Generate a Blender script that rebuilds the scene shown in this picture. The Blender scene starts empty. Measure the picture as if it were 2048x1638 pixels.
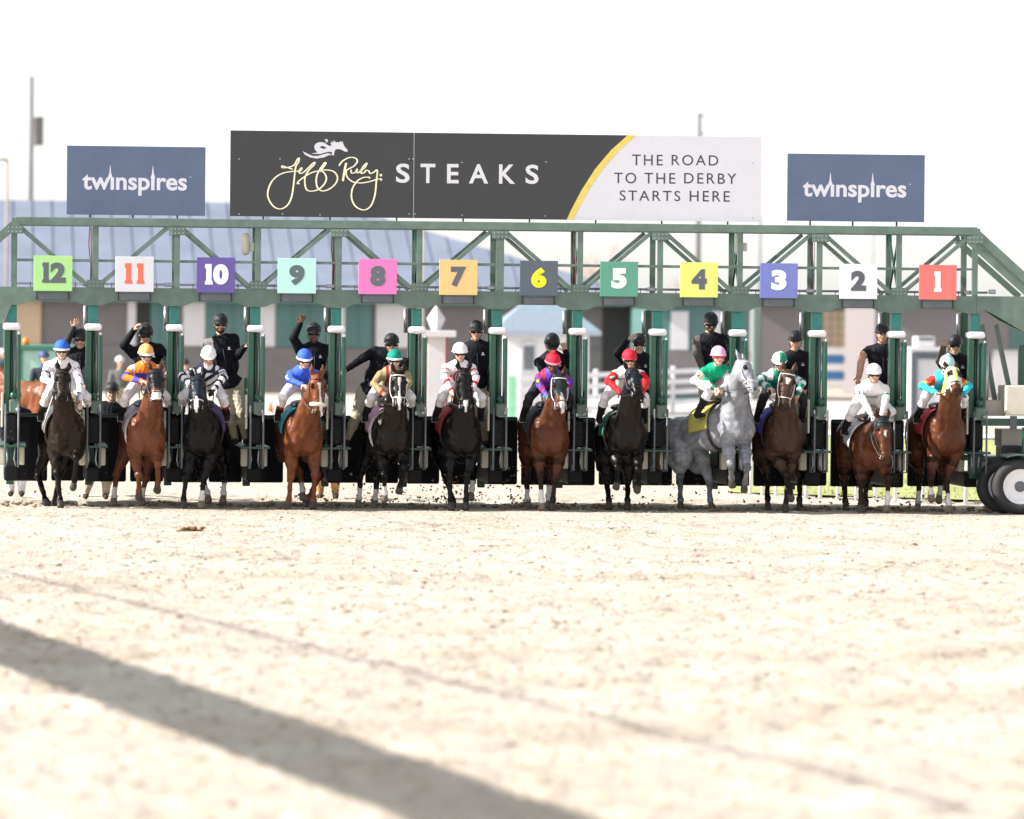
import bpy, bmesh, math, random
import numpy as np
from mathutils import Vector, Matrix
random.seed(7); RNG = np.random.default_rng(7)
scene = bpy.context.scene
COL = scene.collection
R_ = math.radians

# ------------------------------------------------------------------ camera
YAW, PITCH, ROLL, DIST, CAMH = R_(5.3), math.atan(207/11378), R_(0.55), 86.5, 3.1
FPX = 200/36*2048
CAM = Vector((-DIST*math.sin(YAW), -DIST*math.cos(YAW), CAMH))
_f0 = Vector((math.sin(YAW), math.cos(YAW), 0)); _r0 = Vector((math.cos(YAW), -math.sin(YAW), 0)); _u0 = Vector((0, 0, 1))
FWD = _f0*math.cos(PITCH) - _u0*math.sin(PITCH)
_u1 = _u0*math.cos(PITCH) + _f0*math.sin(PITCH)
RGT = _r0*math.cos(ROLL) + _u1*math.sin(ROLL)
UPV = _u1*math.cos(ROLL) - _r0*math.sin(ROLL)
cd = bpy.data.cameras.new('camera'); cam = bpy.data.objects.new('camera', cd); COL.objects.link(cam)
cd.lens = 200; cd.sensor_width = 36; cd.clip_start = 1; cd.clip_end = 3000
m = Matrix.Identity(4)
for i in range(3):
    m[i][0], m[i][1], m[i][2], m[i][3] = RGT[i], UPV[i], -FWD[i], CAM[i]
cam.matrix_world = m
cd.dof.use_dof = True; cd.dof.focus_distance = 86.2; cd.dof.aperture_fstop = 1.5
scene.camera = cam

# ------------------------------------------------------------------ sky and sun
SUN_AZ, SUN_EL = R_(102), R_(33)           # degrees to the left of the view direction, height
sd = -_r0*math.sin(SUN_AZ) + _f0*math.cos(SUN_AZ)
SUN = Vector((sd.x*math.cos(SUN_EL), sd.y*math.cos(SUN_EL), math.sin(SUN_EL)))
world = bpy.data.worlds.new('World'); scene.world = world; world.use_nodes = True
wn = world.node_tree.nodes; wl = world.node_tree.links
sky = wn.new('ShaderNodeTexSky'); sky.sky_type = 'NISHITA'; sky.sun_disc = False
sky.sun_elevation = SUN_EL; sky.sun_rotation = math.atan2(SUN.x, SUN.y)
sky.air_density = 0.9; sky.dust_density = 0.8; sky.ozone_density = 1.0
hz = wn.new('ShaderNodeHueSaturation'); hz.inputs['Saturation'].default_value = .25      # thin white haze
wl.new(sky.outputs[0], hz.inputs['Color']); wl.new(hz.outputs[0], wn['Background'].inputs[0]); wn['Background'].inputs[1].default_value = 0.115
ld = bpy.data.lights.new('sun', 'SUN'); ld.energy = 4.5; ld.angle = R_(0.9); ld.color = (1.0, 0.93, 0.84)
lo = bpy.data.objects.new('sun', ld); COL.objects.link(lo)
lo.rotation_euler = (-SUN).to_track_quat('-Z', 'Y').to_euler(); lo.location = SUN*60
scene.view_settings.view_transform = 'Standard'; scene.view_settings.look = 'None'
scene.view_settings.exposure = 1.24; scene.view_settings.gamma = 1.0

# ------------------------------------------------------------------ helpers
def P(px, py, Y):
    """the point on the plane y = Y (metres behind the gate front) seen at photo pixel px, py"""
    d = FWD*FPX + RGT*(px-1024) - UPV*(py-819)
    t = (Y - CAM.y)/d.y
    return CAM + d*t
def G(px, py, z=0.0):
    d = FWD*FPX + RGT*(px-1024) - UPV*(py-819)
    return CAM + d*((z-CAM.z)/d.z)
def onground(px, Y, z=0.0):
    py = 1022
    for _ in range(4):
        p = P(px, py, Y); py += (p.z - z)*FPX/(Y-CAM.y)
    return P(px, py, Y)

MATS = {}
def mat(name, col, rough=0.55, metal=0.0, spec=0.5, vary=0.12, vscale=6.0, bump=0.0, bscale=40.0, coat=0.0, attr=False, sheen=0.0, bdist=.01):
    if name in MATS: return MATS[name]
    m = bpy.data.materials.new(name); m.use_nodes = True; nt = m.node_tree; n = nt.nodes; l = nt.links
    b = n['Principled BSDF']
    b.inputs['Roughness'].default_value = rough; b.inputs['Metallic'].default_value = metal
    b.inputs['Specular IOR Level'].default_value = spec; b.inputs['Coat Weight'].default_value = coat
    b.inputs['Coat Roughness'].default_value = 0.15
    if sheen: b.inputs['Sheen Weight'].default_value = sheen
    tc = n.new('ShaderNodeTexCoord'); nz = n.new('ShaderNodeTexNoise')
    nz.inputs['Scale'].default_value = vscale; nz.inputs['Detail'].default_value = 6; nz.inputs['Roughness'].default_value = .62
    l.new(tc.outputs['Object'], nz.inputs['Vector'])
    mr = n.new('ShaderNodeMapRange'); mr.inputs[1].default_value = .25; mr.inputs[2].default_value = .75
    mr.inputs[3].default_value = 1-vary; mr.inputs[4].default_value = 1+vary
    l.new(nz.outputs['Fac'], mr.inputs[0])
    hsv = n.new('ShaderNodeHueSaturation'); l.new(mr.outputs[0], hsv.inputs['Value'])
    if attr:
        at = n.new('ShaderNodeAttribute'); at.attribute_name = 'Col'; l.new(at.outputs['Color'], hsv.inputs['Color'])
    else:
        hsv.inputs['Color'].default_value = (*col, 1)
    l.new(hsv.outputs[0], b.inputs['Base Color'])
    r2 = n.new('ShaderNodeMapRange'); r2.inputs[3].default_value = max(.03, rough-.1); r2.inputs[4].default_value = min(1, rough+.12)
    l.new(nz.outputs['Fac'], r2.inputs[0]); l.new(r2.outputs[0], b.inputs['Roughness'])
    if bump:
        nb = n.new('ShaderNodeTexNoise'); nb.inputs['Scale'].default_value = bscale; nb.inputs['Detail'].default_value = 4
        l.new(tc.outputs['Object'], nb.inputs['Vector'])
        bp = n.new('ShaderNodeBump'); bp.inputs['Strength'].default_value = bump; bp.inputs['Distance'].default_value = bdist
        l.new(nb.outputs['Fac'], bp.inputs['Height']); l.new(bp.outputs[0], b.inputs['Normal'])
    MATS[name] = m
    return m

class MB:
    """collects vertices and faces and links them as one mesh object"""
    def __init__(s): s.v = []; s.f = []
    def add(s, vs, fs):
        o = len(s.v); s.v += [tuple(v) for v in vs]; s.f += [tuple(i+o for i in f) for f in fs]; return s
    def box(s, x0, x1, y0, y1, z0, z1, b=0.0):
        if x0 > x1: x0, x1 = x1, x0
        if y0 > y1: y0, y1 = y1, y0
        if z0 > z1: z0, z1 = z1, z0
        b = min(b, .45*min(x1-x0, y1-y0, z1-z0))
        if b <= 0:
            vs = [(x, y, z) for z in (z0, z1) for y in (y0, y1) for x in (x0, x1)]
            return s.add(vs, [(0, 2, 3, 1), (4, 5, 7, 6), (0, 1, 5, 4), (2, 6, 7, 3), (0, 4, 6, 2), (1, 3, 7, 5)])
        bm = bmesh.new(); bmesh.ops.create_cube(bm, size=1)
        for v in bm.verts:
            v.co = ((x0+x1)/2+v.co.x*(x1-x0), (y0+y1)/2+v.co.y*(y1-y0), (z0+z1)/2+v.co.z*(z1-z0))
        bmesh.ops.bevel(bm, geom=bm.edges[:], offset=b, segments=2, affect='EDGES', profile=.5)
        return s.bm(bm)
    def bm(s, bm):
        bm.verts.index_update()
        s.add([v.co for v in bm.verts], [[v.index for v in f.verts] for f in bm.faces]); bm.free(); return s
    def bar(s, a, b, w, h, up=(0, 0, 1)):
        a = Vector(a); b = Vector(b); d = (b-a).normalized(); up = Vector(up)
        sx = d.cross(up)
        if sx.length < 1e-4: sx = d.cross(Vector((0, 1, 0)))
        sx.normalize(); sy = sx.cross(d)
        vs = [p + sx*(i*w/2) + sy*(j*h/2) for p in (a, b) for i, j in ((-1, -1), (1, -1), (1, 1), (-1, 1))]
        return s.add(vs, [(0, 1, 2, 3), (7, 6, 5, 4), (0, 4, 5, 1), (1, 5, 6, 2), (2, 6, 7, 3), (3, 7, 4, 0)])
    def tube(s, pts, r, n=8, closed=False, cap=True):
        pts = [Vector(p) for p in pts]; k = len(pts); rr = r if isinstance(r, (list, tuple)) else [r]*k
        vs = []; prev = None
        for i, p in enumerate(pts):
            if closed: t = pts[(i+1) % k]-pts[i-1]
            else: t = pts[min(i+1, k-1)]-pts[max(i-1, 0)]
            t.normalize()
            if prev is None:
                a = t.cross(Vector((0, 0, 1)));
                if a.length < .05: a = t.cross(Vector((0, 1, 0)))
            else: a = prev - t*prev.dot(t)
            a.normalize(); prev = a; b = t.cross(a)
            for j in range(n):
                g = 2*math.pi*j/n; vs.append(p + (a*math.cos(g)+b*math.sin(g))*rr[i])
        fs = []
        for i in range(k if closed else k-1):
            for j in range(n):
                fs.append((i*n+j, i*n+(j+1) % n, ((i+1) % k)*n+(j+1) % n, ((i+1) % k)*n+j))
        if cap and not closed: fs += [tuple(range(n))[::-1], tuple(range((k-1)*n, k*n))]
        return s.add(vs, fs)
    def prism(s, poly, y0, y1):
        """polygon in (x, z) pulled from y0 to y1"""
        bm = bmesh.new(); n = len(poly)
        a = [bm.verts.new((p[0], y0, p[1])) for p in poly]; b = [bm.verts.new((p[0], y1, p[1])) for p in poly]
        from mathutils.geometry import tessellate_polygon
        for t in tessellate_polygon([[Vector((p[0], p[1], 0)) for p in poly]]):
            if len(set(t)) == 3: bm.faces.new([a[i] for i in t]); bm.faces.new([b[i] for i in reversed(t)])
        for i in range(n): bm.faces.new((a[i], b[i], b[(i+1) % n], a[(i+1) % n]))
        bmesh.ops.recalc_face_normals(bm, faces=bm.faces[:])
        return s.bm(bm)
    def lathe(s, c, prof, n=24, axis='z', loop=False):
        """prof: (radius, height) pairs round an axis through c"""
        vs = []; fs = []; k = len(prof)
        for r, h in prof:
            for j in range(n):
                g = 2*math.pi*j/n; a, b = r*math.cos(g), r*math.sin(g)
                vs.append({'z': (c[0]+a, c[1]+b, c[2]+h), 'y': (c[0]+a, c[1]+h, c[2]+b), 'x': (c[0]+h, c[1]+a, c[2]+b)}[axis])
        for i in range(k-1):
            for j in range(n): fs.append((i*n+j, i*n+(j+1) % n, (i+1)*n+(j+1) % n, (i+1)*n+j))
        if loop: fs += [((k-1)*n+j, (k-1)*n+(j+1) % n, (j+1) % n, j) for j in range(n)]
        else: fs += [tuple(range(n))[::-1], tuple(range((k-1)*n, k*n))]
        return s.add(vs, fs)
    def ball(s, c, r, nu=16, nv=10, M=None):
        r = (r, r, r) if not hasattr(r, '__len__') else r; vs = []; fs = []
        for i in range(nv+1):
            t = math.pi*i/nv
            for j in range(nu):
                g = 2*math.pi*j/nu; q = Vector((r[0]*math.sin(t)*math.cos(g), r[1]*math.sin(t)*math.sin(g), r[2]*math.cos(t)))
                vs.append(Vector(c) + (M @ q if M else q))
        for i in range(nv):
            for j in range(nu): fs.append((i*nu+j, (i+1)*nu+j, (i+1)*nu+(j+1) % nu, i*nu+(j+1) % nu))
        return s.add(vs, fs)
    def mesh(s, name, smooth=False):
        me = bpy.data.meshes.new(name); me.from_pydata(s.v, [], s.f); me.validate()
        bm = bmesh.new(); bm.from_mesh(me); bmesh.ops.recalc_face_normals(bm, faces=bm.faces[:]); bm.to_mesh(me); bm.free()
        if smooth: me.polygons.foreach_set('use_smooth', [True]*len(me.polygons))
        return me
    def build(s, name, m, parent=None, smooth=False, loc=None):
        return obj(name, s.mesh(name, smooth), m, parent)

def obj(name, me, m, parent=None):
    o = bpy.data.objects.new(name, me); COL.objects.link(o)
    if m is not None and len(me.materials) == 0: me.materials.append(m)
    if parent is not None:
        o.parent = parent; o.matrix_parent_inverse = parent.matrix_basis.inverted()
    return o
def tag(o, label=None, cat=None, group=None, kind=None):
    if label: o['label'] = label
    if cat: o['category'] = cat
    if group: o['group'] = group
    if kind: o['kind'] = kind
    return o
def thing(name, loc, label, cat, group=None):
    e = bpy.data.objects.new(name, None); COL.objects.link(e); e.location = loc; e.empty_display_size = .2
    return tag(e, label, cat, group)
def text_mesh(s, size, bold=0.0, depth=.0012, sx=1.0, spacing=1.0):
    c = bpy.data.curves.new('lettering', 'FONT'); c.body = s; c.size = size; c.offset = bold; c.extrude = depth/2
    c.align_x = 'CENTER'; c.align_y = 'CENTER'; c.space_character = spacing; c.resolution_u = 4
    o = bpy.data.objects.new('lettering', c); COL.objects.link(o)
    bpy.context.view_layer.update()
    me = bpy.data.meshes.new_from_object(o.evaluated_get(bpy.context.evaluated_depsgraph_get()))
    bpy.data.objects.remove(o); bpy.data.curves.remove(c)
    n = len(me.vertices); co = np.empty(n*3); me.vertices.foreach_get('co', co); co = co.reshape(-1, 3)
    co -= (co.max(0)+co.min(0))/2
    out = np.stack([co[:, 0]*sx, -co[:, 2], co[:, 1]], 1)       # upright, facing -y
    me.vertices.foreach_set('co', out.ravel()); me.update(); me.materials.clear()
    return me
def put_text(name, s, size, center, m, parent, **k):
    fit = k.pop('fit', None)
    me = text_mesh(s, size, **k)
    if fit:
        co = np.empty(len(me.vertices)*3); me.vertices.foreach_get('co', co); co = co.reshape(-1, 3)
        e = co.max(0)-co.min(0); co[:, 0] *= fit[0]/e[0]; co[:, 2] *= fit[1]/e[2]
        me.vertices.foreach_set('co', co.ravel()); me.update()
    co = np.empty(len(me.vertices)*3); me.vertices.foreach_get('co', co); co = co.reshape(-1, 3)+np.array(center)
    me.vertices.foreach_set('co', co.ravel()); me.update()
    return obj(name, me, m, parent)
def spline(pts, n=6):
    pts = [Vector(p) for p in pts]; out = []
    for i in range(len(pts)-1):
        p0 = pts[max(i-1, 0)]; p1 = pts[i]; p2 = pts[i+1]; p3 = pts[min(i+2, len(pts)-1)]
        for j in range(n):
            t = j/n
            out.append(.5*((2*p1)+(-p0+p2)*t+(2*p0-5*p1+4*p2-p3)*t*t+(-p0+3*p1-3*p2+p3)*t*t*t))
    out.append(pts[-1]); return out

# ------------------------------------------------------------------ smooth blended bodies (distance field + surface nets)
def cap(a, b, ra, rb, tag, k=None, flat=None): return dict(t='c', a=np.array(a, float), b=np.array(b, float), ra=ra, rb=rb, tag=tag, k=k, flat=flat)
def ell(c, r, tag, ax=None, k=None): return dict(t='e', c=np.array(c, float), r=np.array(r, float), ax=np.eye(3) if ax is None else np.array([list(q) for q in ax], float), tag=tag, k=k)
def pdist(p, X):
    if p['t'] == 'c':
        ba = p['b']-p['a']; pa = X-p['a']; L = max(ba@ba, 1e-9)
        t = np.clip(pa@ba/L, 0, 1); q = pa - t[..., None]*ba
        if p['flat'] is not None:
            ax, s = p['flat']; ax = np.array(ax, float); c = q@ax; q = q + (c*(1/s-1))[..., None]*ax
        d = np.sqrt((q*q).sum(-1)) - (p['ra']+(p['rb']-p['ra'])*t)
        return d, t
    q = (X-p['c'])@p['ax'].T
    k0 = np.sqrt(((q/p['r'])**2).sum(-1)); k1 = np.sqrt(((q/p['r']**2)**2).sum(-1))+1e-9
    return k0*(k0-1)/k1, np.clip(q[..., 2]/p['r'][2]*.5+.5, 0, 1)
def pbound(p):
    if p['t'] == 'c':
        s = max(1, p['flat'][1]) if p['flat'] is not None else 1
        r = max(p['ra'], p['rb'])*s; return np.minimum(p['a'], p['b'])-r, np.maximum(p['a'], p['b'])+r
    e = np.abs(p['ax']).T@p['r']; return p['c']-e, p['c']+e
def body_mesh(name, prims, h, k, colour, relief=None):
    bs = [pbound(p) for p in prims]
    lo = np.min([b[0] for b in bs], 0)-3*h; hi = np.max([b[1] for b in bs], 0)+3*h
    N = np.ceil((hi-lo)/h).astype(int)+1
    D = np.full(N, 1.0, np.float32)
    ax = [lo[i]+np.arange(N[i])*h for i in range(3)]
    for p, (b0, b1) in zip(prims, bs):
        kk = p['k'] or k; pad = kk+2*h
        i0 = np.clip(np.floor((b0-pad-lo)/h).astype(int), 0, N-1); i1 = np.clip(np.ceil((b1+pad-lo)/h).astype(int)+1, 1, N)
        sl = tuple(slice(a, b) for a, b in zip(i0, i1))
        X = np.stack(np.meshgrid(*[ax[i][sl[i]] for i in range(3)], indexing='ij'), -1)
        e = pdist(p, X)[0].astype(np.float32); d = D[sl]
        hh = np.clip(.5+.5*(d-e)/kk, 0, 1)
        D[sl] = d+(e-d)*hh-kk*hh*(1-hh)
    if relief:                                   # muscle or cloth folds: low ripples pressed into the surface
        amp, wl_, ztop = relief; q = 6.283/wl_
        x, y, z = (a.astype(np.float32) for a in np.meshgrid(*ax, indexing='ij'))
        D += amp*np.clip((ztop-z)*12, 0, 1)*(np.sin(q*(x*.9+y*.35+z*.3)+2*np.sin(q*.31*z))*np.sin(q*(z*.62-x*.45+y*.5)+1.3)+.6*np.sin(q*1.7*(x*.5+z*.8-y*.3)+.7*np.sin(q*.5*x))*np.sin(q*1.3*(y+x*.3)))
    S = D < 0
    def cs(A, o): return A[o[0]:A.shape[0]-1+o[0], o[1]:A.shape[1]-1+o[1], o[2]:A.shape[2]-1+o[2]]
    offs = [(i, j, q) for i in (0, 1) for j in (0, 1) for q in (0, 1)]
    cnt = sum(cs(S, o).astype(np.int8) for o in offs)
    cell = (cnt > 0) & (cnt < 8); idx = np.argwhere(cell)
    vid = np.full(cell.shape, -1, np.int64); vid[cell] = np.arange(len(idx))
    acc = np.zeros((len(idx), 3)); num = np.zeros(len(idx))
    for o in offs:
        for a in range(3):
            if o[a] == 1: continue
            o2 = list(o); o2[a] = 1
            d0 = D[tuple((idx+o).T)]; d1 = D[tuple((idx+o2).T)]
            cr = (d0 < 0) != (d1 < 0); t = np.where(cr, d0/np.where(cr, d0-d1, 1), 0)
            pos = np.array(o, float)[None].repeat(len(idx), 0); pos[:, a] = t
            acc[cr] += pos[cr]; num[cr] += 1
    V = lo+(idx+acc/num[:, None])*h
    F = []
    for a in range(3):
        b, c = (a+1) % 3, (a+2) % 3
        s0 = [slice(None)]*3; s1 = [slice(None)]*3; s0[a] = slice(0, -1); s1[a] = slice(1, None)
        A0, A1 = S[tuple(s0)], S[tuple(s1)]
        for flip in (False, True):
            e = np.argwhere((A0 & ~A1) if not flip else (~A0 & A1))
            def nb(db, dc):
                q = e.copy(); q[:, b] -= db; q[:, c] -= dc; return vid[tuple(q.T)]
            quad = np.stack([nb(1, 1), nb(0, 1), nb(0, 0), nb(1, 0)], 1)
            F.append(quad[:, ::-1] if flip else quad)
    F = np.concatenate(F); F = F[(F >= 0).all(1)]
    # nearest primitive for each vertex -> colour
    best = np.full(len(V), 9.0); bi = np.zeros(len(V), int); bt = np.zeros(len(V))
    for i, p in enumerate(prims):
        d, t = pdist(p, V); w = d < best; best[w] = d[w]; bi[w] = i; bt[w] = t[w]
    tags = np.array([p['tag'] for p in prims], object)[bi]
    C = colour(V, tags, bt)
    me = bpy.data.meshes.new(name)
    me.vertices.add(len(V)); me.vertices.foreach_set('co', V.ravel())
    me.loops.add(len(F)*4); me.loops.foreach_set('vertex_index', F.ravel().astype(np.int32))
    me.polygons.add(len(F)); me.polygons.foreach_set('loop_start', np.arange(0, len(F)*4, 4, dtype=np.int32))
    me.polygons.foreach_set('loop_total', np.full(len(F), 4, np.int32))
    me.polygons.foreach_set('use_smooth', np.ones(len(F), bool))
    me.update(calc_edges=True)
    ca = me.color_attributes.new('Col', 'FLOAT_COLOR', 'POINT')
    ca.data.foreach_set('color', np.concatenate([C, np.ones((len(V), 1))], 1).astype(np.float32).ravel())
    return me
def S(r, g, b):
    return tuple((c/255/12.92 if c/255 <= .04045 else ((c/255+.055)/1.055)**2.4) for c in (r, g, b))
# ------------------------------------------------------------------ ground
def ground_material():
    m = bpy.data.materials.new('sand'); m.use_nodes = True; n = m.node_tree.nodes; l = m.node_tree.links; b = n['Principled BSDF']
    tc = n.new('ShaderNodeTexCoord')
    def noise(sc, det=5, ro=.6, vec=None):
        q = n.new('ShaderNodeTexNoise'); q.inputs['Scale'].default_value = sc; q.inputs['Detail'].default_value = det; q.inputs['Roughness'].default_value = ro
        l.new(vec or tc.outputs['Object'], q.inputs['Vector']); return q.outputs['Fac']
    def ramp(src, pts):
        r = n.new('ShaderNodeValToRGB'); l.new(src, r.inputs[0]); e = r.color_ramp.elements
        e[0].position, e[0].color = pts[0][0], (*pts[0][1], 1); e[1].position, e[1].color = pts[-1][0], (*pts[-1][1], 1)
        for p, c in pts[1:-1]:
            q = e.new(p); q.color = (*c, 1)
        return r.outputs[0]
    c1 = ramp(noise(.35, 6), [(.3, (.40, .345, .28)), (.5, (.515, .46, .39)), (.72, (.585, .54, .48))])
    c2 = ramp(noise(7, 6, .7), [(.34, (.48, .44, .38)), (.48, (1, 1, 1)), (.8, (1.0, .99, .97))])
    mx = n.new('ShaderNodeMixRGB'); mx.blend_type = 'MULTIPLY'; mx.inputs[0].default_value = .7
    l.new(c1, mx.inputs[1]); l.new(c2, mx.inputs[2])
    l.new(mx.outputs[0], b.inputs['Base Color']); b.inputs['Roughness'].default_value = .95; b.inputs['Specular IOR Level'].default_value = .1
    bp = n.new('ShaderNodeBump'); bp.inputs['Strength'].default_value = .9; bp.inputs['Distance'].default_value = .05
    ad = n.new('ShaderNodeMath'); ad.operation = 'ADD'; l.new(noise(9, 5), ad.inputs[0])
    m2 = n.new('ShaderNodeMath'); m2.operation = 'MULTIPLY'; m2.inputs[1].default_value = .45; l.new(noise(34, 3), m2.inputs[0]); l.new(m2.outputs[0], ad.inputs[1])
    l.new(ad.outputs[0], bp.inputs['Height']); l.new(bp.outputs[0], b.inputs['Normal'])
    return m
def vnoise(x, y, seed):
    xi = np.floor(x).astype(int); yi = np.floor(y).astype(int); fx = x-xi; fy = y-yi
    fx = fx*fx*(3-2*fx); fy = fy*fy*(3-2*fy)
    def hsh(a, b):
        q = (a*374761393+b*668265263+seed*69069) & 0x7fffffff; q = ((q ^ (q >> 13))*1274126177) & 0x7fffffff
        return ((q ^ (q >> 16)) & 0xffff)/65535
    return (hsh(xi, yi)*(1-fx)+hsh(xi+1, yi)*fx)*(1-fy)+(hsh(xi, yi+1)*(1-fx)+hsh(xi+1, yi+1)*fx)*fy
def ground_height(x, y):
    w = np.clip((12-np.abs(x))/3, 0, 1)*np.clip((9-y)/3, 0, 1)*np.clip((y+62)/3, 0, 1)
    h = (vnoise(x*.9, y*.9, 1)-.5)*.05+(vnoise(x*3.1, y*3.1, 2)-.5)*.04
    d = vnoise(x*5.5, y*4.2, 3); h -= np.clip(d-.6, 0, 1)*.17
    hl = (vnoise(x*9, y*9, 4)-.5)*.016
    f = np.clip((np.abs(y+.2)-1.6)/2.5, 0, 1)*.8+.2          # flatter under the horses
    return (h+hl)*w*f
xs = np.concatenate([[-900, -300, -120, -60, -30, -18], np.arange(-12, 12.01, .085), [18, 30, 60, 120, 300, 900]])
ys = np.concatenate([[-200, -120, -85, -70], np.arange(-60, 9.01, .1), [14, 22, 35, 60, 100, 160, 300, 700, 1800]])
gx, gy = np.meshgrid(xs, ys, indexing='ij'); gz = ground_height(gx, gy)
nx, ny = gx.shape
me = bpy.data.meshes.new('ground'); vs = np.stack([gx, gy, gz], -1).reshape(-1, 3)
ii, jj = np.meshgrid(np.arange(nx-1), np.arange(ny-1), indexing='ij'); q0 = (ii*ny+jj).ravel()
F = np.stack([q0, q0+ny, q0+ny+1, q0+1], 1)
me.vertices.add(len(vs)); me.vertices.foreach_set('co', vs.ravel()); me.loops.add(len(F)*4); me.loops.foreach_set('vertex_index', F.ravel().astype(np.int32))
me.polygons.add(len(F)); me.polygons.foreach_set('loop_start', np.arange(0, len(F)*4, 4, dtype=np.int32)); me.polygons.foreach_set('loop_total', np.full(len(F), 4, np.int32))
me.polygons.foreach_set('use_smooth', np.ones(len(F), bool)); me.update(calc_edges=True)
tag(obj('ground', me, ground_material()), kind='structure')

# ------------------------------------------------------------------ starting gate
M_green = mat('gate_green_paint', S(96, 116, 108), rough=.42, vary=.26, vscale=5, bump=.08)
M_dkgreen = mat('gate_dark_green_paint', S(28, 76, 60), rough=.3, vary=.25, vscale=7, spec=.6)
M_teal = mat('gate_teal_wrap', S(40, 120, 112), rough=.45, vary=.22, vscale=14, bump=.3, bscale=25)
M_pad = mat('black_vinyl_pad', (.006, .0065, .009), rough=.5, spec=.2, vary=.3, vscale=5, bump=.25, bscale=9)
M_grey = mat('grey_hinge_steel', S(92, 98, 104), rough=.4, vary=.15)
M_white = mat('white_plastic', (.8, .79, .82), rough=.4, vary=.05)
M_galv = mat('galvanised_steel', S(165, 168, 176), rough=.35, metal=.6, vary=.15)
M_cream = mat('cream_board', S(205, 200, 186), rough=.6, vary=.1)
M_rubber = mat('tyre_rubber', (.022, .022, .024), rough=.75, vary=.3, bump=.2)
M_red_cable = mat('red_cable', (.3, .03, .03), rough=.5)
M_black = mat('black_steel', (.015, .016, .018), rough=.4)

XB12 = P(106, 547, 0).x; XB1 = P(1874, 563, 0).x; BW = (XB1-XB12)/11
BAY = [XB12+i*BW for i in range(12)]                    # bay centres, stall 12 first
POST = [XB12-BW/2+i*BW for i in range(13)]
def zc(py): return P(1024, py, 0).z
gate = thing('starting_gate', (BAY[6], 1.0, 0), 'long green twelve-stall starting gate with trussed roof and numbered plates', 'starting gate')
Zt1, Zt0 = zc(444.3), zc(460.5); Zb1, Zcr, Zgu = zc(583), zc(609.5), zc(619)
Zcap1, Zcap0 = zc(655), zc(669)
XL, XR = P(30, 440, 0).x, P(1955, 457, 0).x
ZL = lambda py: zc(py)
for yy in (0.06, 1.06):
    MB().box(XL, XR, yy-.06, yy+.06, Zt0, Zt1, .008).build('top_chord', M_green, gate)
    # sloping ends
    MB().bar((XR-.05, yy, (Zt0+Zt1)/2), (XR+1.35, yy, Zb1-.25), .125, .13, up=(0, 1, 0)).build('sloping_end_chord', M_green, gate)
    MB().bar((XL+.05, yy, (Zt0+Zt1)/2), (XL-1.35, yy, Zb1-.25), .125, .13, up=(0, 1, 0)).build('sloping_end_chord', M_green, gate)
    MB().bar((XR-.13, yy, Zt0-.08), (XR+.85, yy, Zb1), .09, .09, up=(0, 1, 0)).build('end_brace', M_green, gate)
    for i, x in enumerate(POST):
        w = .12 if i == 6 else .085
        if i == 12: x -= .05
        MB().box(x-w/2+.03, x+w/2+.03, yy-.03, yy+.03, Zb1-.004, Zt0+.003).build('truss_post', M_green, gate)
    for i in range(12):
        a, b = (POST[i], POST[i+1]) if i % 2 == 0 else (POST[i+1], POST[i])     # a = top node, b = bottom node
        s = 1 if b > a else -1
        MB().bar((a+.1*s, yy+.005, Zt0-.01), (b-.06*s, yy+.005, Zb1+.01), .055, .1, up=(0, 1, 0)).build('truss_diagonal', M_green, gate)
    MB().box(XL, XR, yy-.016, yy+.016, zc(527), zc(531.5)).build('middle_rail', M_green, gate)
for i, x in enumerate(POST):                              # cross bracing between the two trusses
    if i % 2 == 1:
        MB().bar((x+.03, .10, Zt0), (x+.03, 1.02, Zb1), .03, .03).bar((x+.03, 1.02, Zt0), (x+.03, .10, Zb1), .03, .03).build('cross_brace', M_dkgreen, gate)
    MB().box(x-.01, x+.07, .13, .99, Zt0+.02, Zt1-.02).build('roof_tie', M_green, gate)
zz = zc(576)
MB().tube([(XL-.05, .2, zz), (XR+.2, .2, zz)], .018).build('conduit', M_galv, gate, True)
for i, x in enumerate(POST[1:]):
    MB().box(x-.16, x-.02, .155, .245, zz-.03, zz+.03, .01).build('junction_box', M_galv, gate)
MB().box(XR+.22, XR+.32, .12, .25, zz-.02, zz+.05, .01).build('junction_box', M_galv, gate)

for i, x in enumerate(POST):                              # bolted plates at the truss joints
    xx = x+.03-(.05 if i == 12 else 0); zq = (Zt0-.07, Zb1+.055)[i % 2]
    gp = MB().box(xx-.13, xx+.13, -.012, -.001, zq-.06, zq+.06, .004).build('joint_plate', M_green, gate)
    for dx in (-.09, -.03, .03, .09):
        for dz in (-.03, .03): MB().lathe((xx+dx, -.0125, zq+dz), [(.006, -.008), (.011, -.006), (.011, 0)], 6, 'y').build('bolt', M_galv, gp)
    if i % 3 == 1:
        for k, mm in ((0, M_black), (1, M_red_cable), (2, M_galv)):
            MB().tube(spline([(xx-.09+.02*k, .3, Zt0), (xx-.1+.03*k, .31, zc(500)), (xx-.07+.015*k, .3, zc(540)), (xx-.085+.02*k, .3, Zb1)], 5), .007, 5).build('cable', mm, gate, True)
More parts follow.
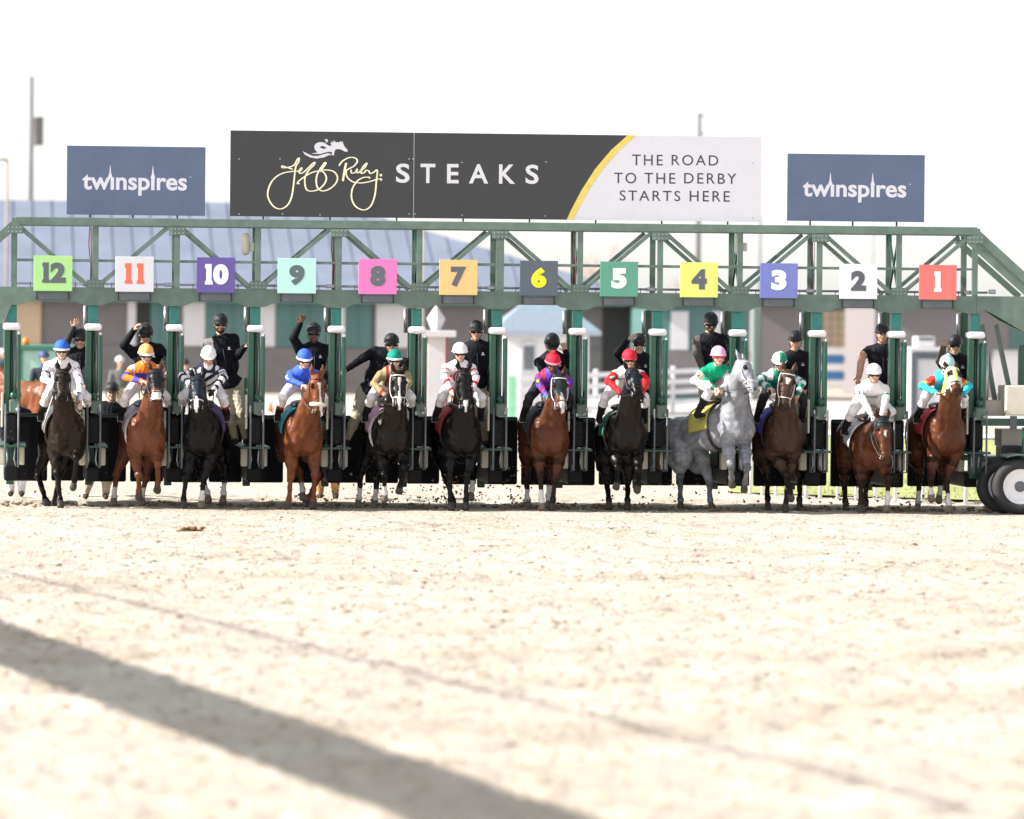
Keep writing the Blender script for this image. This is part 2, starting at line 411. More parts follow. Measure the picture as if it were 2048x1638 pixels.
# arched lower beam, one panel for each bay, with liner going back to the rear arch
for i, xc in enumerate(BAY):
    x0, x1 = xc-BW/2, xc+BW/2
    arc = []
    for j in range(17):
        u = -1+2*j/16; a = abs(u)
        z = Zcr if a < .48 else Zcr-(Zcr-Zgu)*(.5-.5*math.cos(math.pi*min(1, (a-.48)/.34)))
        arc.append((xc+u*BW/2*.9995, z))
    for yy in (0.0, 1.0):
        MB().prism([(x0+.0003, Zb1), *[(p[0], p[1]+(.03 if yy else 0)) for p in arc], (x1-.0003, Zb1)], yy, yy+.045).build('arch_panel', M_green, gate)
    vs = [(p[0], y, p[1]+.012) for y in (.05, .22) for p in arc]; k = len(arc)
    vs += [(p[0], y, p[1]+.03) for y in (.05, .22) for p in arc]
    fs = [(j, j+1, k+j+1, k+j) for j in range(k-1)]+[(2*k+j, 3*k+j, 3*k+j+1, 2*k+j+1) for j in range(k-1)]
    MB().add(vs, fs).build('arch_liner', M_green, gate)
    w = .235
    MB().box(xc-w, xc+w, -.055, -.004, zc(608), zc(594), .008).build('overhead_flap', M_grey, gate)
    MB().box(xc-w-.012, xc-w-.001, -.06, -.003, zc(609), zc(592)).box(xc+w+.001, xc+w+.012, -.06, -.003, zc(609), zc(592)).build('flap_bracket', M_black, gate)

# number plates, lens-flare veil mixed into plate and digit colours
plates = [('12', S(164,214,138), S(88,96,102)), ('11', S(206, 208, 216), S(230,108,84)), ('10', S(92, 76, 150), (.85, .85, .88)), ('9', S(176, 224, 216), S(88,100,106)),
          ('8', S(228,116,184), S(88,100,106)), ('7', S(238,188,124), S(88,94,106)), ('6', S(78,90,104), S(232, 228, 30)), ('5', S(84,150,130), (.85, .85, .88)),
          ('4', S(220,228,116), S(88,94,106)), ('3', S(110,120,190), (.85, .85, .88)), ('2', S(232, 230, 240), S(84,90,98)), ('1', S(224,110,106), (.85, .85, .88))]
def digit_one(cx, cz, h, y):
    w = h*.34; st = h*.26
    p = [(-w/2-.02*h, 0), (w/2+.02*h, 0), (w/2+.02*h, .14*h), (st/2, .2*h), (st/2, h), (-st/2-.04*h, h), (-w/2-.02*h, .9*h), (-w/2-.02*h, .8*h), (-st/2, .78*h), (-st/2, .2*h), (-w/2-.02*h, .14*h)]
    return MB().prism([(cx+a, cz-h/2+b) for a, b in p], y-.0012, y+.0004)
for i, (s, c1, c2) in enumerate(plates):
    xc = BAY[i]; z0, z1 = zc(591), zc(521)
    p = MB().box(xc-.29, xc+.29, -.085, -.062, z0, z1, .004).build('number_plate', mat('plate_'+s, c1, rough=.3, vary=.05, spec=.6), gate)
    p['label'] = {'12': 'lime green plate with dark 12', '11': 'pale plate with red 11', '10': 'purple plate with white 10', '9': 'pale blue plate with dark 9', '8': 'pink plate with dark 8', '7': 'orange plate with dark 7', '6': 'black plate with yellow 6', '5': 'green plate with white 5', '4': 'yellow plate with dark 4', '3': 'blue plate with white 3', '2': 'white plate with dark 2', '1': 'red plate with white 1'}[s]
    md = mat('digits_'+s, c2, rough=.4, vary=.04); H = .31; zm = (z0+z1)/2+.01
    for q, ch in enumerate(s):
        cx = xc if len(s) == 1 else (xc+((-.105 if s != '11' else -.09) if q == 0 else (.075 if s != '11' else .09)))
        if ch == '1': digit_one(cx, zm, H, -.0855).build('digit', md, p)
        else:
            me = text_mesh('6' if ch == '9' else ch, .4, bold=.026, depth=.002)
            co = np.empty(len(me.vertices)*3); me.vertices.foreach_get('co', co); co = co.reshape(-1, 3); e = co.max(0)-co.min(0)
            co[:, 0] *= .235/e[0]*(-1 if ch == '9' else 1); co[:, 2] *= H/e[2]*(-1 if ch == '9' else 1); co += np.array((cx, -.0865, zm)); me.vertices.foreach_set('co', co.ravel()); me.update()
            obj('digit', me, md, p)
    for sx in (-1, 1): MB().box(xc+sx*.2-.02, xc+sx*.2+.02, -.061, -.0465, z0-.01, z0+.12).build('plate_bracket', M_grey, gate)
    for sx in (-1, 1): MB().tube([(xc+sx*.34, .03, Zb1), (xc+sx*.34, .03, Zb1+.07)], .006, 6).build('pin', M_black, gate)

# loudspeakers on the truss
for px in (492, 1478):
    x = P(px, 490, .3).x; z = P(px, 488, .3).z
    hs = MB().box(x-.07, x+.055, .2, .38, z-.17, z+.17, .05).build('loudspeaker', M_cream, gate, True)
    MB().box(x+.056, x+.12, .25, .31, z-.11, z+.02, .01).build('bracket', M_cream, hs)

# posts, doors and pads between the stalls
for i, x in enumerate(POST):
    # rear arch leg and rear post
    MB().box(x-.07, x+.05, 1.0, 1.1, .95, Zgu+.02, .012).build('rear_post', M_dkgreen, gate)
    MB().box(x-.06, x+.06, 2.62, 2.74, .25, 1.95, .012).build('tail_post', M_dkgreen, gate)
    MB().tube([(x-.105, 1.02, Zgu), (x-.105, 1.02, zc(668))], .03, 8).build('lit_side_tube', M_galv, gate, True)  # pale tube standing in for light on the rear post's side
    MB().box(x-.075, x+.075, .05, .2, Zcap1+.003, Zgu-.002, .01).build('upper_post', M_teal, gate)
    MB().box(x-.13, x+.13, -.12, .24, Zcap0, Zcap1, .04).build('cap_pad', M_white, gate, True)
    # front post and open stall doors seen edge on
    MB().box(x-.112, x-.018, 0.0, .16, 1.45, Zcap0-.003, .012).build('front_post', M_dkgreen, gate)
    MB().tube([(x+.005, .06, Zcap0-.003), (x+.005, .06, 1.5)], .021, 8).build('door_shaft', M_dkgreen, gate, True)
    MB().tube([(x+.055, .1, Zcap0-.003), (x+.055, .1, 1.52)], .024, 10).build('door_shaft', M_galv, gate, True)
    MB().box(x+.085, x+.14, -.14, .1, 1.5, Zcap0-.06, .012).build('stall_door', M_dkgreen, gate)
    MB().ball((x+.115, -.16, Zcap0-.05), .025, 10, 6).build('door_knob', M_galv, gate, True)
    MB().box(x-.152, x-.118, -.1, .1, 1.2, 1.72, .012).build('stall_door', M_cream, gate)
    MB().box(x-.03, x+.13, -.2, .13, 1.42, 1.62, .02).build('latch_box', M_green, gate)
    MB().ball((x+.03, -.22, 1.68), (.05, .05, .06), 12, 8).build('latch_motor', M_dkgreen, gate, True)
    MB().ball((x+.1, -.215, 1.47), .035, 10, 6).build('latch_knob', M_galv, gate, True)
    MB().box(x-.11, x+.115, -.1, .16, .96, 1.4, .05).build('door_pad', M_pad, gate)
    for sx in (-.085, .11):
        MB().tube([(x+sx, -.4, 1.56), (x+sx, -.4, .62), (x+sx+.0, .02, .6), (x+sx, .05, 1.3)], .016, 7).build('door_frame', M_grey, gate, True)
    for q in range(4): MB().ball((x-.1+.19*random.random(), -.103, 1.0+.38*random.random()), .007, 8, 5).build('bolt', M_grey, gate, True)
    for sx in (-1, 1): MB().tube([(x+sx*.07, -.02, .97), (x+sx*.05, -.04, .72), (x+sx*.075, .02, .62)], .013, 6).build('hydraulic_hose', M_galv, gate, True)
    MB().box(x-.21, x+.23, -.12, 2.6, .9, .935, .008).build('ledge', M_dkgreen, gate)
    for sx in (-1, 1): MB().box(x+sx*.1+.01, x+sx*.2+.01, .35, .6, .62, .895, .02).build('step_box', M_cream, gate)
    MB().box(x-.1, x+.12, .3, 2.6, .38, .61, .03).build('lower_pad', M_pad, gate)
    # partition
    MB().box(x-.05, x+.05, .2, 2.6, .94, 1.55, .03).build('partition_pad', M_pad, gate)
    MB().tube([(x, .2, 1.75), (x, 2.65, 1.75)], .022, 8).build('partition_rail', M_dkgreen, gate, True)
# tail gates
for i, xc in enumerate(BAY):
    for sx in (-1, 1):
        o = MB().box(xc+sx*.03, xc+sx*.55, 2.78, 2.86, .30+random.uniform(-.012, .012), 1.36, .03).build('tail_gate', M_pad, gate)
        for q in range(3): MB().ball((xc+sx*random.uniform(.1, .5), 2.775, random.choice((.42, .7, 1.0, 1.25))+random.uniform(-.03, .03)), .009, 8, 5).build('rivet', M_grey, o, True)
        MB().box(xc+sx*.06, xc+sx*.54, 2.765, 2.779, 1.30, 1.335).build('top_trim', M_dkgreen, o)
# end gussets and running gear at the right end
def pz(px, py, Y=0): p = P(px, py, Y); return (p.x, p.z)
xe = POST[12]+.003
MB().prism([(xe, Zb1), (xe+2.2, Zb1), (xe+2.2, zc(690)), pz(2048, 664), pz(1968, 617), (xe, Zgu)], .0, .045).build('end_gusset', M_green, gate)
MB().prism([pz(1998, 641, .3), pz(2060, 672, .3), pz(2110, 700, .3), pz(2110, 668, .3), pz(1968, 621, .3)], .3, .36).build('end_gusset_flange', M_dkgreen, gate)
xw = POST[0]-.003
MB().prism([(xw, Zb1), (xw-2.2, Zb1), (xw-2.2, zc(690)), (xw-.75, zc(672)), (xw-.12, zc(655)), (xw, Zgu)], .0, .045).build('end_gusset', M_green, gate)
a = P(1975, 720, .5); b = P(1996, 800, .5)
for dx in (0, .22): MB().bar((a.x-.1+dx, .5, a.z+.55), (b.x-.05+dx*1.2, .5, b.z), .07, .07, up=(0, 1, 0)).build('end_strut', M_green, gate)
q = P(1972, 690, .15); MB().tube([(q.x, .15, q.z), (q.x, .15, P(1972, 826, .15).z)], .045, 12).build('hydraulic_ram', M_galv, gate, True)
def boxpx(x0, y0, x1, y1, Y0, Y1, name, m, bev=.01):
    a = P(x0, y0, Y0); b = P(x1, y1, Y0); return MB().box(a.x, b.x, Y0, Y1, b.z, a.z, bev).build(name, m, gate)
boxpx(2012, 771, 2110, 832, -.2, .5, 'tool_box', M_cream, .02)
boxpx(1962, 800, 2011, 832, .1, .6, 'battery_box', mat('grey_box', S(176, 170, 168), rough=.5), .01)
boxpx(1962, 837, 2150, 853, -.1, .05, 'chassis_beam', M_dkgreen)
boxpx(2020, 832, 2034, 858, -.12, -.101, 'chassis_clamp', M_grey)
boxpx(1925, 912, 2010, 922, .2, 1.2, 'axle_beam', M_dkgreen)
boxpx(2003, 858, 2046, 893, .3, .9, 'control_box', mat('grey_box', S(176, 170, 168)), .01)
boxpx(2005, 891, 2046, 930, .15, .75, 'wheel_motor', M_black, .03)
boxpx(1960, 922, 1985, 940, .3, .7, 'step_box', M_cream)
boxpx(1942, 668, 1958, 958, .17, .25, 'end_post', M_dkgreen)
boxpx(2038, 690, 2060, 770, .3, .4, 'upright', M_dkgreen)
boxpx(2046, 855, 2100, 1000, -.5, -.4, 'wheel_fork', M_dkgreen)
def wheel(cx, cy, Y, r):
    c = P(cx, cy, Y); w = .15
    t = MB().lathe((c.x, Y, r), [(r*.62, -w*.7), (r*.66, -w), (r*.86, -w*1.05), (r*.97, -w*.8), (r, -w*.4), (r, w*.4), (r*.97, w*.8), (r*.86, w*1.05), (r*.66, w), (r*.62, w*.7)], 48, 'y', True).build('tyre', M_rubber, gate, True)
    MB().lathe((c.x, Y, r), [(r*.1, -w*.5), (r*.34, -w*.52), (r*.5, -w*.42), (r*.56, -w*.72), (r*.64, -w*.8), (r*.64, w*.5)], 40, 'y').build('rim', M_white, t, True)
    MB().lathe((c.x, Y, r), [(.05, -w*.75), (.08, -w*.7), (.09, -w*.2)], 16, 'y').build('hub', M_grey, t, True)
    for k in range(8):
        g = k*math.pi/4; MB().ball((c.x+.115*math.cos(g), Y-w*.42, r+.115*math.sin(g)), .013, 6, 4).build('wheel_nut', M_grey, t, True)
wheel(2038, 985, -.55, .425); wheel(2008, 985, -.14, .425)
pc = P(2030, 985, -.35); pts = [(pc.x+.52*math.cos(g), .425+.5*math.sin(g)) for g in [math.radians(a) for a in range(112, 24, -8)]]
MB().prism(pts+[(p[0]*1.0, p[1]-.025) for p in pts[::-1]], -.72, 0.0).build('fender', M_green, gate)

# ------------------------------------------------------------------ boards above the gate
YS = 0.12
M_vblack = mat('sign_black_vinyl', (.018, .020, .026), rough=.35, vary=.12, vscale=1.2, spec=.7, bump=.03, bscale=2)
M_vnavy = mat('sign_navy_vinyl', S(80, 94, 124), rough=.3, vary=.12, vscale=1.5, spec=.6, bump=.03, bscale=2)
M_sw = mat('sign_white', (.60, .60, .67), rough=.4, vary=.03); M_gold = mat('sign_gold', S(214, 190, 90), rough=.35, vary=.12, vscale=8)
M_pgold = mat('sign_pale_gold', S(238, 232, 198), rough=.35, vary=.25, vscale=5); M_ink = mat('sign_ink', S(52, 50, 62), rough=.5, vary=.05)
def board(cx, x0, y0, x1, y1):      # corners in the photo -> x0, x1, z0, z1 on the plane YS (roll taken out)
    a = P(x0, y0, YS); b = P(x1, y1, YS); return a.x, b.x, b.z, a.z
def px2(px, py): p = P(px, py, YS); return p.x, p.z
def spires(cx_px, cy_px, parent, box, sc):
    zt = parent
def twin(x0, y0, x1, y1, label):
    bx0, bx1 = P(x0, y0, YS).x, P(x1, y1, YS).x; zc_ = P((x0+x1)/2, (y0+y1)/2, YS).z; h = (y1-y0-2.6)/2/131.2
    t = thing('advertising_board', ((bx0+bx1)/2, YS, zc_-h), label, 'sign', 'advertising boards on the gate roof')
    W = bx1-bx0; xc = (bx0+bx1)/2
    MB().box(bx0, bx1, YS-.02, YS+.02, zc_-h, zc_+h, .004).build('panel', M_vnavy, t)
    put_text('lettering', 'tw\u0131nsp\u0131res', .3, (xc-.01*W, YS-.0207, zc_-.13*h), M_sw, t, fit=(W*.755, h*2*.305), bold=.007)
    # tall spires on both letters i
    for u in (-.187, .121):
        sx = xc+u*W; sz = zc_+.012
        MB().prism([(sx-.036, sz+.03), (sx+.036, sz+.03), (sx+.014, sz+.1), (sx+.003, sz+.215), (sx-.003, sz+.215), (sx-.014, sz+.1)], YS-.0212, YS-.0201).build('spire', M_sw, t)
    put_text('lettering', 'TM', .03, (xc+.39*W, YS-.0207, zc_+.12*h), M_sw, t)
    for u in (-.33, -.02, .3): MB().tube([(xc+u*W, YS, zc_-h+.01), (xc+u*W, YS, Zt1)], .014, 6).build('mount', M_black, t)
    return t
twin(134, 292, 410, 431, 'left navy board with white spired lettering, above the purple 10 and pale 11')
twin(1575, 307, 1848, 444.5, 'right navy board with white spired lettering, above the white 2 and blue 3')
x0, x1 = P(461, 263, YS).x, P(1523, 271, YS).x; zt = P(990, 267.3, YS).z; zb = P(990, 438, YS).z
big = thing('advertising_board', ((x0+x1)/2, YS, zb), 'long black and white board with script lettering and horse emblem', 'sign')
arc = [px2(x, y) for x, y in ((1255, 268), (1222, 300), (1190, 338), (1163, 380), (1142, 420), (1133, 439))]
arc[0] = (arc[0][0], zt); arc[-1] = (arc[-1][0], zb)
d1 = P(828, 300, YS).x
MB().box(x0, d1-.003, YS-.02, YS+.02, zb, zt, .003).build('panel', M_vblack, big)
MB().prism([(d1+.003, zb), (d1+.003, zt), *arc], YS-.02, YS+.02).build('panel', M_vblack, big)
MB().prism([*[(a+.008, b) for a, b in arc], (x1, zb), (x1, zt)], YS-.021, YS+.02).build('panel', M_sw, big)
dsp = [0.135, .125, .115, .105, .1, .1]
MB().prism([*arc, *[(a+d, b) for (a, b), d in list(zip(arc, dsp))[::-1]]], YS-.0222, YS-.0201).build('gold_stripe', M_gold, big)
def strip(pts, w, name, m):
    pts = [px2(*p) for p in pts]; pts = [(q.x, q.y) for q in spline([(a, b, 0) for a, b in pts], 6)]
    vs = []; fs = []; n = len(pts)
    for i, p in enumerate(pts):
        a = pts[max(i-1, 0)]; b = pts[min(i+1, n-1)]; dx, dz = b[0]-a[0], b[1]-a[1]; L = math.hypot(dx, dz) or 1
        ww = w*(.7+.55*abs(dz)/L)*(.6 if i in (0, n-1) else 1); nx_, nz_ = -dz/L*ww/2, dx/L*ww/2
        for y in (YS-.0208-SOFF[0]-i*6e-6, YS-.0201): vs += [(p[0]+nx_, y, p[1]+nz_), (p[0]-nx_, y, p[1]-nz_)]
    for i in range(n-1):
        o = i*4; fs += [(o, o+1, o+5, o+4), (o+2, o+6, o+7, o+3), (o, o+4, o+6, o+2), (o+1, o+3, o+7, o+5)]
    SOFF[0] += .0012
    return MB().add(vs, fs).build(name, m, big)
SOFF = [0]
def zz_(l): return [(520+a/7.314, 260+b/7.314) for a, b in l]
strip(zz_([(480, 575), (400, 550), (325, 525), (330, 552), (420, 545), (500, 510), (545, 430), (572, 412), (562, 470), (525, 530), (507, 640), (490, 800), (460, 980), (400, 1100), (300, 1155), (200, 1120), (130, 1020), (112, 920), (150, 790), (230, 690), (340, 630), (480, 605), (560, 600), (595, 560), (612, 556), (600, 590), (570, 610), (590, 635), (640, 615), (700, 560), (770, 490), (800, 475), (790, 510), (720, 580), (662, 680), (655, 780), (680, 870), (750, 895), (850, 870), (940, 790), (970, 700), (930, 620), (860, 600), (740, 630), (600, 720), (545, 780), (582, 785)]), 0.019, 'script_lettering', M_pgold)
strip(zz_([(862, 600), (900, 540), (945, 480), (962, 490), (905, 570), (850, 620), (822, 720), (835, 830), (900, 890), (1000, 870), (1100, 790), (1132, 690), (1080, 610), (980, 585), (870, 592)]), 0.019, 'script_lettering', M_pgold)
strip(zz_([(1155, 525), (1200, 460), (1300, 405), (1390, 410), (1422, 460), (1370, 530), (1268, 590), (1270, 680), (1350, 755), (1470, 775), (1600, 755), (1700, 725), (1770, 715), (1766, 742)]), 0.019, 'script_lettering', M_pgold)
strip(zz_([(1260, 480), (1235, 600), (1210, 750)]), .026, 'script_lettering', M_pgold)
strip(zz_([(1330, 580), (1340, 630), (1390, 620), (1420, 570), (1420, 625), (1460, 610), (1520, 520), (1562, 485), (1540, 540), (1490, 590), (1480, 635), (1530, 620), (1550, 590), (1590, 600), (1610, 635), (1660, 620), (1705, 585), (1715, 620), (1700, 760), (1680, 950), (1620, 1110), (1520, 1170), (1400, 1120), (1340, 1000), (1350, 860), (1420, 750), (1500, 700), (1590, 690), (1600, 712)]), .018, 'script_lettering', M_pgold)
a = px2(*zz_([(1765, 660)])[0]); MB().prism([(a[0]+.022*math.cos(g*.785), a[1]+.022*math.sin(g*.785)) for g in range(8)], YS-.0212, YS-.0201).build('script_dot', M_pgold, big)
def flat(poly, m, y, name='horse_emblem'): MB().prism([px2(*p) for p in zz_(poly)], YS-y, YS-.0201).build(name, m, big)
flat([(740, 345), (840, 330), (800, 285), (792, 235), (820, 195), (870, 178), (920, 180), (965, 205), (1012, 235), (1055, 222), (1022, 198), (1052, 192), (1030, 160), (1085, 188), (1070, 148), (1110, 180), (1160, 180), (1182, 160), (1192, 186), (1208, 160), (1215, 200), (1240, 250), (1275, 285), (1282, 312), (1250, 320), (1180, 285), (1130, 278), (1100, 290), (1085, 330), (1080, 378), (1045, 352), (1056, 325), (1000, 318), (920, 338), (880, 352)], M_sw, .0212)
flat([(622, 310), (655, 360), (730, 400), (830, 418), (930, 402), (1010, 366), (1062, 372), (1000, 338), (920, 358), (850, 380), (770, 380), (690, 345)], M_sw, .0217)
flat([(938, 150), (965, 132), (990, 142), (992, 168), (970, 190), (958, 182), (972, 160)], M_sw, .0222)
flat([(870, 255), (905, 232), (940, 242), (972, 262), (930, 278)], M_vblack, .0226)
def word(s, xa, ya, xb, yb, m, bold, spacing=1.0):
    a = px2(xa, ya); b = px2(xb, yb)
    put_text('lettering', s, .3, ((a[0]+b[0])/2, YS-.0217 if m is M_ink else YS-.0207, (a[1]+b[1])/2), m, big, fit=(abs(b[0]-a[0]), (a[1]-b[1])), bold=bold, spacing=spacing)
for ch, xa, xb in zip('STEAKS', (792, 841, 894, 938, 998, 1051), (819, 870, 917, 976, 1030, 1077)):
    dy = (xa-792)*.0085; word(ch, xa, 327+dy, xb, 366+dy, M_sw, .006)
for w_, xa_, xb_, ya_, yb_ in (('THE', 1264, 1325, 309, 331), ('ROAD', 1343, 1436, 309.5, 331.5), ('TO', 1228, 1272, 345, 367), ('THE', 1288.5, 1350, 345.5, 367.5), ('DERBY', 1368, 1472, 346, 368), ('STARTS', 1239, 1360, 380.5, 402.5), ('HERE', 1379, 1459, 381.5, 403.5)):
    word(w_, xa_, ya_, xb_, yb_, M_ink, .0, 1.25)
for px, py in ((478, 318), (560, 318), (478, 428), (565, 428), (640, 430), (818, 318), (826, 318), (818, 428), (830, 428), (924, 325), (924, 430), (1092, 324), (1090, 432), (1290, 324), (1505, 326), (1400, 437), (1505, 436)):
    a = px2(px, py); MB().lathe((a[0], YS-.0215, a[1]), [(.008, -.0015), (.011, 0), (.011, .002)], 8, 'y').build('screw', M_galv, big)
for u in range(8):
    xq = x0+(x1-x0)*(u+.5)/8; MB().tube([(xq, YS, zb+.01), (xq, YS, Zt1)], .013, 6).build('mount', M_black, big)
# ------------------------------------------------------------------ horses
def nrm(v): v = Vector(v); v.normalize(); return v
def pt(q):
    if q[1] is None: return onground(q[0], q[2], .004)
    return P(q[0], q[1], q[2])
M_coat = mat('horse_coat', (1, 1, 1), rough=.36, vary=.25, vscale=6, attr=True, spec=.2, bump=.55, bscale=7.5, bdist=.03)
M_person = mat('skin_and_cloth', (1, 1, 1), rough=.72, vary=.12, vscale=14, attr=True, spec=.22, bump=.55, bscale=13, bdist=.022)
M_leather = mat('dark_leather', (.02, .013, .01), rough=.4, vary=.2)
M_wtack = mat('white_tack', (.75, .74, .74), rough=.6, vary=.06)
M_fleece = mat('sheepskin', (.72, .68, .58), rough=.95, vary=.15, bump=.8, bscale=60)
COATS = dict(darkbay=(.014, .0085, .0065), bay=(.085, .028, .013), chestnut=(.14, .043, .016), black=(.0045, .004, .005), brown=(.050, .026, .017), grey=(.22, .23, .26), dbrown=(.008, .006, .0055), rbay=(.13, .044, .022))
def horse(n, chest, rump, poll, muz, legs, coat, label, face=None, socks=(), blaze=None, hood=None, hlen=.33, points=True, tack='black', cloth=None, nose='black', far=False, reins=None, hvox=.0165):
    ch = pt(chest); ru = Vector((ch.x+rump[0], rump[1], rump[2])); po = pt(poll); mu = pt(muz)
    f = nrm(ch-ru); s = nrm(Vector((f.y, -f.x, 0)))           # s = towards image right when the horse faces us
    if s.x < 0 and abs(f.y) > .3: s = -s
    u = nrm(s.cross(f)); u = u if u.z > 0 else -u
    hd = nrm(mu-po)
    fc = Vector(face) if face else f+Vector((0, 0, .2))
    hf = nrm(fc-hd*fc.dot(hd)); hs = nrm(hd.cross(hf))
    if hs.dot(s) < 0: hs = -hs
    L = (ch-ru).length
    B = lambda a, b, c: ch+f*a+s*b+u*c
    H = lambda a, b, c: po+hd*a+hs*b+hf*c
    bx = (s, f, u); hx = (hs, hd, hf)
    pr = [ell(ch, (.245, .30, .33), 'body', bx), ell(B(-.42, 0, -.01), (.275, .46, .335), 'body', bx),
          ell(B(-.8, 0, .02), (.255, .38, .29), 'body', bx), ell(ru+u*.02, (.275, .36, .29), 'body', bx),
          cap(B(-.1, 0, .25), B(-.55, 0, .24), .1, .11, 'body')]
    for q in (-1, 1):
        pr += [ell(ru+s*(q*.14)-u*.12+f*.03, (.14, .26, .29), 'body', bx), ell(B(.185, q*.1, -.07), (.125, .125, .21), 'body', bx, .03),
               ell(B(.09, q*.19, .03), (.085, .15, .24), 'body', bx, .04)]
    thr = H(.22, 0, -.15)
    b1 = B(.1, 0, .1); b2 = B(-.08, 0, .24)
    pr += [cap(b1, thr, .215, .115, 'neck', flat=(hs, .9)), cap(b2, H(.03, 0, -.07), .15, .085, 'neck', flat=(hs, .9)), cap((b1+b2)/2, (thr+H(.03, 0, -.07))/2, .18, .1, 'neck', flat=(hs, .8)),
           *[cap(H(.2, q*.07, -.14), B(.17, q*.13, .02), .06, .085, 'neck', .025) for q in (-1, 1)], cap(H(.26, 0, -.17), B(.24, 0, .02), .05, .07, 'neck', .03),
           cap(b2+f*-.05+u*.03, H(-.02, 0, -.075), .05, .03, 'mane')]
    hl = (mu-po).length
    pr += [ell(H(.1, 0, -.03), (.112, .15, .105), 'head', hx, .04), cap(H(.12, 0, .0), H(hl-.13, 0, .0), .085, .062, 'head', .04, (hs, 1.2)), cap(H(.2, 0, -.1), H(hl-.07, 0, -.045), .075, .048, 'head', .04),
           ell(H(hl-.06, 0, -.01), (.08, .075, .068), 'muz', hx, .03)]
    for q in (-1, 1):
        pr += [ell(H(.2, q*.07, -.085), (.045, .13, .1), 'head', hx, .03), ell(H(hl-.045, q*.055, .03), (.026, .032, .026), 'nostril', hx, .015), ell(H(.165, q*.103, .04), (.026, .034, .026), 'eye', hx, .012)]
        e0 = H(-.0, q*.058, -.035); e1 = e0-hd*.09+hs*(q*.03)+hf*.03; e2 = e0-hd*.185+hs*(q*.032)+hf*.035
        pr += [cap(e0, e1, .035, .041, 'ear', .02, (hf, .6)), cap(e1, e2, .041, .008, 'ear', .015, (hf, .6))]
    pr += [cap(H(-.02, 0, -.02), H(.13, .01, .085), .03, .014, 'forelock', .015)]
    for i, (k, fe, ho) in enumerate(legs):
        kn, ft, hf_ = pt(k), pt(fe), pt(ho); q = -1 if i % 2 == 0 else 1
        up = nrm(ft-hf_); top = hf_+up*.085
        if i < 2:
            sh = B(.08, q*.165, -.1); el_ = B(-.0, q*.165, -.26)
            pr += [cap(sh, el_, .13, .105, 'body'), cap(el_, el_.lerp(kn, .45), .108, .086, 'fore%d' % i), cap(el_.lerp(kn, .45), kn, .086, .05, 'fore%d' % i), ell(kn, (.056, .056, .066), 'knee%d' % i, k=.03), cap(kn, ft, .041, .035, 'can%d' % i, .03)]
        else:
            st = ru+s*(q*.185)+f*.2-u*.36
            pr += [cap(ru+s*(q*.13)+f*.02, st, .19, .135, 'body'), cap(ru+s*(q*.15)-f*.18-u*.1, st-f*.12-u*.12, .13, .11, 'body'), cap(st, st.lerp(kn, .55), .125, .078, 'fore%d' % i), cap(st.lerp(kn, .55), kn, .078, .052, 'fore%d' % i), ell(kn, (.055, .068, .072), 'knee%d' % i, k=.03), cap(kn, ft, .045, .038, 'can%d' % i, .03)]
        pr += [ell(ft, (.046, .05, .05), 'fet%d' % i, k=.025), cap(ft, top, .038, .042, 'pas%d' % i, .025), cap(top, hf_+up*.035, .05, .058, 'hoof%d' % i, .012)]
    tb = ru-f*.32+u*.16
    tl = [tb, tb-f*.12-Vector((0, 0, .06)), tb-f*.16-Vector((0, 0, .45)), tb-f*.14-Vector((0, 0, .8))]
    for a, b, r1, r2 in zip(tl, tl[1:], (.05, .055, .07), (.055, .07, .02)): pr.append(cap(a, b, r1, r2, 'tail', .02))
    base = np.array(COATS[coat]); ph = np.array(po); hda, hsa, hfa = np.array(hd), np.array(hs), np.array(hf)
    rs = np.random.default_rng(n+50)
    def colour(V, tags, t):
        C = np.tile(base, (len(V), 1)); T = tags.astype(str); st = np.char.startswith
        if coat == 'grey':
            dp = vnoise(V[:, 0]*24+V[:, 1]*13, V[:, 2]*24+V[:, 1]*11, 9)*.7+vnoise(V[:, 0]*7+V[:, 1]*4, V[:, 2]*7, 4)*.3; C *= (.62+.7*dp)[:, None]
            C[(T == 'head') | (T == 'ear')] *= 1.18; C[(T == 'mane') | (T == 'forelock')] = (.05, .05, .06); C[T == 'tail'] = (.3, .2, .11)
            lowm = np.zeros(len(V), bool)
            for i in range(4):
                for q in ('knee', 'can', 'fet', 'pas'): lowm |= (T == q+str(i))
            C[lowm] *= .55; C[st(T, 'pas')] = (.10, .10, .11); C[T == 'muz'] = (.23, .24, .28); C[T == 'nostril'] = (.05, .045, .05)
        else:
            dk = base*.18 if coat != 'chestnut' else base*.8
            if points and coat != 'chestnut':
                for i in range(4):
                    for q in ('knee', 'can', 'fet', 'pas'): C[T == q+str(i)] = dk
                    w = (T == 'fore%d' % i); mm = np.clip((t-.3)*1.4, 0, 1)[:, None]; C[w] = (C*(1-mm*.8))[w]
            C[(T == 'mane') | (T == 'forelock') | (T == 'tail')] = dk*.8
            C[T == 'muz'] = base*.55; C[T == 'nostril'] = base*.2
            var = vnoise(V[:, 0]*5+V[:, 1]*3, V[:, 2]*5-V[:, 1]*2, n); C *= (.8+.4*var)[:, None]
        for i in socks:
            w = (T == 'pas%d' % i) | (T == 'fet%d' % i) | ((T == 'can%d' % i) & (t > .6)); C[w] = (.62, .60, .58)
        C[st(T, 'hoof')] = (.055, .05, .045)
        for i in socks: C[T == 'hoof%d' % i] = (.16, .13, .10)
        D = V-ph; a, b, c = D@hda, D@hsa, D@hfa
        hm = np.isin(T, ['head', 'ear', 'forelock', 'eye', 'muz', 'nostril'])
